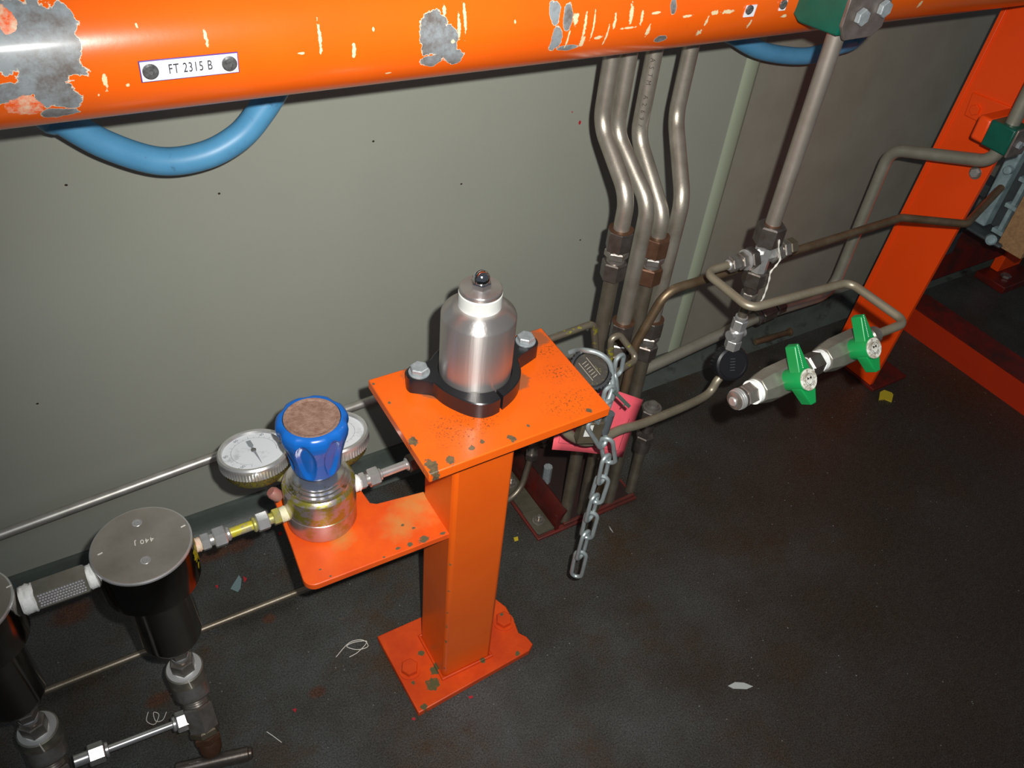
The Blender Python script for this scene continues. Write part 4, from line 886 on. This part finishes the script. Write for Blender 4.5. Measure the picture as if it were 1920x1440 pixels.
# a few links on top near the wheel
for (x,y,y2,x2,yy,sd) in ((1158,698,672,1162,.60,V((1,.2,0))),(1153,728,700,1150,.59,V((.2,1,0))),(1138,752,735,1142,.575,V((1,0,.3))),(1150,738,716,1146,.585,V((.6,.6,.2))),(1130,780,765,1136,.567,V((1,.3,.3)))):
    a=PY(x,y,yy); b=PY(x2,y2,yy); link((a+b)/2,a-b,sd,.040,.021,.0030)
# cable tie tail
p0,p1=PY(1151,733,.568),PY(1181,763,.562); d_=p1-p0; sd=FW.cross(d_).normalized()
tt=MB().box(p0-sd*.002,d_,sd*.0046,-FW*.0012)
tt.box(p0+d_*.72+sd*.002,d_*.06,sd*.0035,-FW*.0012)
tag(tt.build('cable_tie',mat('dull_green_grey_strip',(.09,.13,.11),.3,.45),bevel=.0004),'grey-green metal tie strip poking out over the pink card','tie')
# pink card
cd_=[(1035,843,.605),(1167,858,.600),(1203,748,.625),(1155,735,.640),(1045,700,.650)]
n=8; gp=MB(); rows=[]
bl_,br_,tr_,tl_=PY(1035,843,.625),PY(1167,858,.615),PY(1200,750,.640),PY(1060,700,.655)
nrm_=((br_-bl_).cross(tl_-bl_)).normalized(); 
if nrm_.dot(CAMP-bl_)<0: nrm_=-nrm_
tr2=PY(1203,748,.640)
for j in range(n+1):
    for i in range(n+1):
        s_,t_2=i/n,j/n
        p=(bl_*(1-s_)+br_*s_)*(1-t_2)+(tl_*(1-s_)+tr2*s_)*t_2
        p=p+nrm_*(.005*max(0,(s_-.5)*2)*max(0,(t_2-.3))-.004*math.sin(PI*s_)*(1-t_2))
        gp.v.append(p)
for j in range(n):
    for i in range(n): a=j*(n+1)+i; gp.f.append([a,a+1,a+n+2,a+n+1])
pcard=gp.build('card_tag',PINK); sm=pcard.modifiers.new('thick','SOLIDIFY'); sm.thickness=.0005
tag(pcard,'bright pink card tag with a thin border line hanging behind the chain','tag')
gv=list(gp.v)
def cardp(s_,t_2):
    i=min(int(s_*n),n-1); j=min(int(t_2*n),n-1); fs,ft=s_*n-i,t_2*n-j; a=j*(n+1)+i
    return ((gv[a]*(1-fs)+gv[a+1]*fs)*(1-ft)+(gv[a+n+1]*(1-fs)+gv[a+n+2]*fs)*ft)+nrm_*.0006
bd=[cardp(.07,.98)]+[cardp(.07,1-.9*i/8) for i in range(1,9)]+[cardp(.07+.84*i/8,.10) for i in range(1,9)]+[cardp(.91,.10+.55*i/8) for i in range(1,9)]
bdm=MB().sweep(bd,.00028,4).build('border_line',INK,pcard)
# ================================================================== right leg and skid frame
LX=1.50
Lp0=PZ(1633,724,0); ly0=.752; ly1=.866
ORL=mat('orange_red_paint_leg',(.95,.075,.003),0,.36,var=(.90,.065,.003),vscale=8,vamt=.6,bump=.05,bscale=120,coat=.1)
lg=thing('frame_leg',(LX,.81,0),'broad upright orange steel leg standing at the right beside the skid frame','leg')
LEAN=V((0,-.036,.86))
MB().box((LX,ly0+.002,.008),(.010,0,0),(0,ly1-ly0-.002,0),LEAN).build('web',ORL,lg,bevel=.001)
MB().box((LX-.003,ly1-.001,.008),(.078,0,0),(0,.009,0),LEAN).build('rear_flange',ORL,lg,bevel=.001)
MB().bx((LX-.004,ly0-.012,0),(LX+.11,ly1+.012,.008)).build('foot_plate',REDD,lg,bevel=.001)
# small lug plate with bolt
pz=PX(1838,205,LX); 
MB().prism([(-.055,-.020),(.022,-.020),(.026,.022),(-.055,.026)],(LX,pz.y,pz.z),Y_,Z_,(-.004,0,0)).build('lug_plate',ORL,lg,bevel=.003)
MB().hexn((LX-.004,pz.y+.005,pz.z-.002),-X_,.006,.010).build('bolt',ORL,lg)
pz=PX(1829,324,LX); MB().hexn((LX,pz.y,pz.z),-X_,.006,.0085).build('bolt',NUT_B,lg); MB().lathe([(.012,0),(.012,.0015)],(LX,pz.y,pz.z),-X_,20).build('washer',NUT,lg)
# clamps
def pipe_clamp(c,dx,dy,dz,nb,label,cover_side,par=TEAL):
    t=thing('pipe_clamp',c,label,'clamp','green pipe clamps')
    return t
# header clamp : block sits on the pipe front, tube passes vertically
cz0=PY(1567,66,CY-.02).z; 
x0=PY(1512,40,.685).x; 
hc=thing('pipe_clamp',(CX,CY,cz0),'large green plastic pipe clamp with steel cover plate on the orange pipe','clamp','green pipe clamps')
w2=.030; yf=CY-.024
blk=[(yf,cz0),(yf,cz0+.075),(.705,cz0+.085),(.705,cz0+.004),(.69,cz0-.004)]
MB().prism([(a-.0,b) for a,b in blk],(CX-w2,0,0),Y_,Z_,(2*w2,0,0)).build('clamp_block',TEAL,hc,bevel=.0025)
MB().prism([(-w2-.002,.012),(-w2+.010,-.004),(w2-.006,-.004),(w2+.008,.006),(w2+.010,.074),(-w2-.002,.074)],(CX,yf,cz0),X_,Z_,(0,-.005,0)).build('cover_plate',CLAMPST,hc,bevel=.001)
for dx_,dz_ in ((-.008,.022),(.026,.028)):
    b_=MB().hexn((CX+dx_,yf-.005,cz0+dz_),(0,-1,0),.007,.0095).build('bolt',BOLTG,hc)
# leg clamp
lc=PX(1868,252,xc); lcz=lc.z
lcx=thing('pipe_clamp',(xc,ycl,lcz),'small green plastic pipe clamp with steel cover plate on the orange leg','clamp','green pipe clamps')
Ycl=ycl
pA_=PX(1830,240,LX)
# bracket from leg face to block (along X and a little toward the viewer)
def sl(px,py,x): return PX(px,py,x)
bzc=ZAT(xc,ycl,255)
MB().bx((xc-.022,ycl-.022,bzc-.022),(xc+.022,ycl+.024,bzc+.022)).build('clamp_block',TEAL,lcx,bevel=.003)
MB().bx((xc-.022,ycl-.027,bzc-.024),(xc+.024,ycl-.022,bzc+.024)).build('cover_plate',CLAMPST,lcx,bevel=.002)
for dx_ in (-.006,.014): MB().hexn((xc+dx_,ycl-.027,bzc-.002),(0,-1,0),.006,.0065).build('bolt',BOLTG,lcx)
MB().bx((xc-.020,ycl+.023,bzc-.022),(LX+.002,ycl+.048,bzc+.020)).build('bracket',ORL,lcx,bevel=.005)
# skid beams
bm0=PZ(1697,620,0); xk=1.52; 
yA=PZ(1697,620,0).y
zb1=.066
sb=thing('skid_beam',(xk,.3,0),'red floor beam running from the orange leg toward the lower right','beam','red skid beams')
xk2=bm0.x
MB().bx((xk2,-.6,0),(xk2+.006,bm0.y+.03,zb1)).build('side_face',mat('red_orange_paint_beam',(.50,.030,.004),0,.4,var=(.42,.025,.004),vscale=12,vamt=.5),sb)
MB().bx((xk2,-.6,zb1),(xk2+.075,bm0.y+.03,zb1+.005)).build('top_flange',REDD,sb)  # shadowy band along the beam put in as dark red colour
sb2=thing('skid_beam',(1.8,.85,0),'dark red floor beam running behind the orange leg away to the right','beam','red skid beams')
p2=PY(1741,528,.93)
xs2=PY(1668,560,.93).x
MB().bx((xs2,.93,p2.z),(2.6,.936,p2.z+.062)).build('side_face',REDD,sb2)
MB().bx((xs2,.93,p2.z+.062),(2.6,.99,p2.z+.068)).build('top_flange',REDD,sb2)
MB().bx((LX+.9,.932,0),(LX+.95,.98,p2.z+.001)).build('foot',REDD,sb2)
jp=PZ(1885,512,.03)
jt=thing('mounting_foot',(jp.x,jp.y,0),'red mounting foot with a large bolt on the skid below the chipboard','mounting foot')
MB().bx((jp.x-.05,jp.y-.04,0),(jp.x+.10,jp.y+.05,.02)).build('foot',REDD,jt,bevel=.002)
MB().bx((jp.x+.0,jp.y+.02,.02),(jp.x+.10,jp.y+.045,.10)).build('riser',ORL,jt,bevel=.002)
MB().hexn((jp.x,jp.y-.005,.02),Z_,.008,.014).build('bolt',NUT,jt)
# grille casting and chipboard
GX=1.74
def GP(px,py): return PX(px,py,GX)
u0=GP(1920,250); g0=GP(1850,445); g1=GP(1885,450)
yl_,yh_=.55,GP(1858,330).y+.0
ya=GP(1850,400).y; 
gt=thing('cast_grille',(GX,.7,.2),'pale grey cast grille with rectangular openings behind the orange leg','grille')
ztop_=GP(1905,215).z; zbot=GP(1868,440).z
yleft=max(GP(1850,330).y,GP(1836,400).y); 
yleft=GP(1846,372).y; wcell=.036; hcell=.060; bar=.010
ncol=7; nrow=8
MB().bx((GX+.028,yleft-ncol*(wcell)-.06,zbot),(GX+.06,yleft,ztop_+.05)).build('back_panel',GREYM,gt)
MB().bx((GX,yleft-.027,zbot),(GX+.028,yleft,ztop_+.05)).build('side_rail',CRATE,gt,bevel=.004)
for i in range(ncol):
    yy_=yleft-.027-(i+1)*wcell; MB().bx((GX+.004,yy_,zbot),(GX+.028,yy_+bar,ztop_+.05)).build('upright_bar',CRATE,gt,bevel=.002)
for j in range(nrow):
    zz_=zbot+j*hcell
    if zz_+bar>ztop_+.05: continue
    MB().bx((GX,yleft-.027-ncol*wcell,zz_),(GX+.027,yleft-.044,zz_+bar)).build('cross_bar',CRATE,gt,bevel=.002)
MB().lathe([(.009,0),(.009,.010),(.006,.013)],(GX,yleft-.02,GP(1858,300).z),-X_,16).build('boss',CRATE,gt)
mh=thing('machine_base',(GX,.72,.1),'dark grey machine housing below the grille','machine')
hA=PX(1803,426,GX-.03); hB=PX(1872,468,GX-.03)
MB().bx((GX-.03,hB.y,hB.z),(GX+.30,hA.y,zbot-.002)).build('housing',GREYM,mh,bevel=.006)
MB().bx((GX+.14,hA.y-.03,hB.z),(GX+.20,.975,hB.z+.03)).bx((GX+.14,.936,p2.z+.066),(GX+.20,.975,hB.z+.001)).build('support_bracket',GREYM,mh,bevel=.003)
MB().lathe([(.011,0),(.011,.010),(.007,.013)],PX(1857,448,GX-.05),(-.6,-.5,.2),20).build('plug',CRATE,mh)
wb0=PX(1868,460,1.721); wb1=PX(1912,487,1.721)
tag(MB().prism([(wb0.y,wb0.z),(wb1.y,wb0.z),(wb1.y,wb0.z+.5),(wb0.y,wb0.z+.5)],(1.721,0,0),Y_,Z_,(.018,0,0)).build('chipboard_panel',WOOD,bevel=.001),'brown chipboard panel at the right edge in front of the grille','board')
# ================================================================== debris
def ribbon(pp,wd,m_,name,label,cat,grp=None,z=.0015):
    pts=[PZ(x,y,z) for x,y in pp]; o=MB().sweep(catmull(pts,5),wd,6).build(name,m_); return tag(o,label,cat,grp)
ribbon([(630,1232),(655,1205),(680,1200),(690,1212),(670,1218),(650,1212),(665,1204),(688,1203),(672,1222),(655,1232)],.0006,STRING,'thread_scrap','tangle of white thread on the floor left of the base plate','thread','thread scraps on the floor')
ribbon([(278,1335),(275,1352),(290,1358),(298,1340),(288,1336),(292,1352),(305,1350),(312,1335)],.0006,STRING,'thread_scrap','curl of pale thread on the floor above the shiny connecting tube','thread','thread scraps on the floor')
ribbon([(500,1372),(512,1380),(528,1392)],.0006,STRING,'thread_scrap','short straight thread on the floor right of the T handle','thread','thread scraps on the floor')
def flake(pp,m_,label,cat='paint flake',name='paint_flake',h=.001,grp='paint flakes on the floor'):
    pts=[PZ(x,y,h) for x,y in pp]; c=sum(pts,V())/len(pts)
    o=MB().prism([(p.x,p.y) for p in pts],(0,0,.0002),X_,Y_,(0,0,h)).build(name,m_); return tag(o,label,cat,grp)
flake([(1650,735),(1658,731),(1672,736),(1675,740),(1672,753),(1660,748),(1648,749)],YEL,'crumpled yellow scrap on the floor in front of the orange leg','scrap','yellow_scrap',.003,None)
flake([(432,1104),(448,1078),(453,1086),(451,1103),(446,1110)],BLUEGREY,'blue-grey paint flake on the floor under the regulator shelf')
flake([(456,1080),(463,1085),(458,1092)],REDF,'small red paint flake beside the blue-grey flake')
flake([(963,1008),(971,1006),(972,1013),(965,1015)],YEL,'tiny yellow paint flake on the floor left of the olive strip')
flake([(1365,1286),(1378,1279),(1395,1280),(1412,1287),(1400,1292),(1375,1291)],GLINT,'pale grey paint flake on the open floor at lower right')
flake([(403,1098),(409,1097),(408,1104)],REDF,'tiny red paint flake left of the blue-grey flake')
flake([(522,998),(529,997),(528,1003),(523,1004)],REDF,'tiny red paint flake just left of the regulator shelf corner')
flake([(548,1330),(556,1328),(554,1336)],REDF,'tiny red paint flake on the floor between thread tangle and T handle')
flake([(878,1306),(886,1304),(887,1308),(880,1310)],REDF,'small red paint flake in front of the base plate')
flake([(772,1346),(778,1345),(779,1350),(773,1350)],REDF,'tiny red paint flake at the front corner of the base plate')
flake([(634,1158),(648,1160),(648,1164),(634,1162)],NUT_D,'tiny dark metal sliver on the floor left of the post')
flake([(1206,780-60),(1214,718),(1216,722),(1208,724)],GLINT,'white crumb on the floor right of the padlock')
flake([(1055,980),(1070,988),(1062,1003-12)],GLINT,'pale chip at the front edge of the olive strip')
flake([(1142,986),(1148,995),(1150,999),(1144,992)],GLINT,'pale sliver on the floor right of the chain')
for o in bpy.data.objects:
    if '_o' in o: del o['_o']
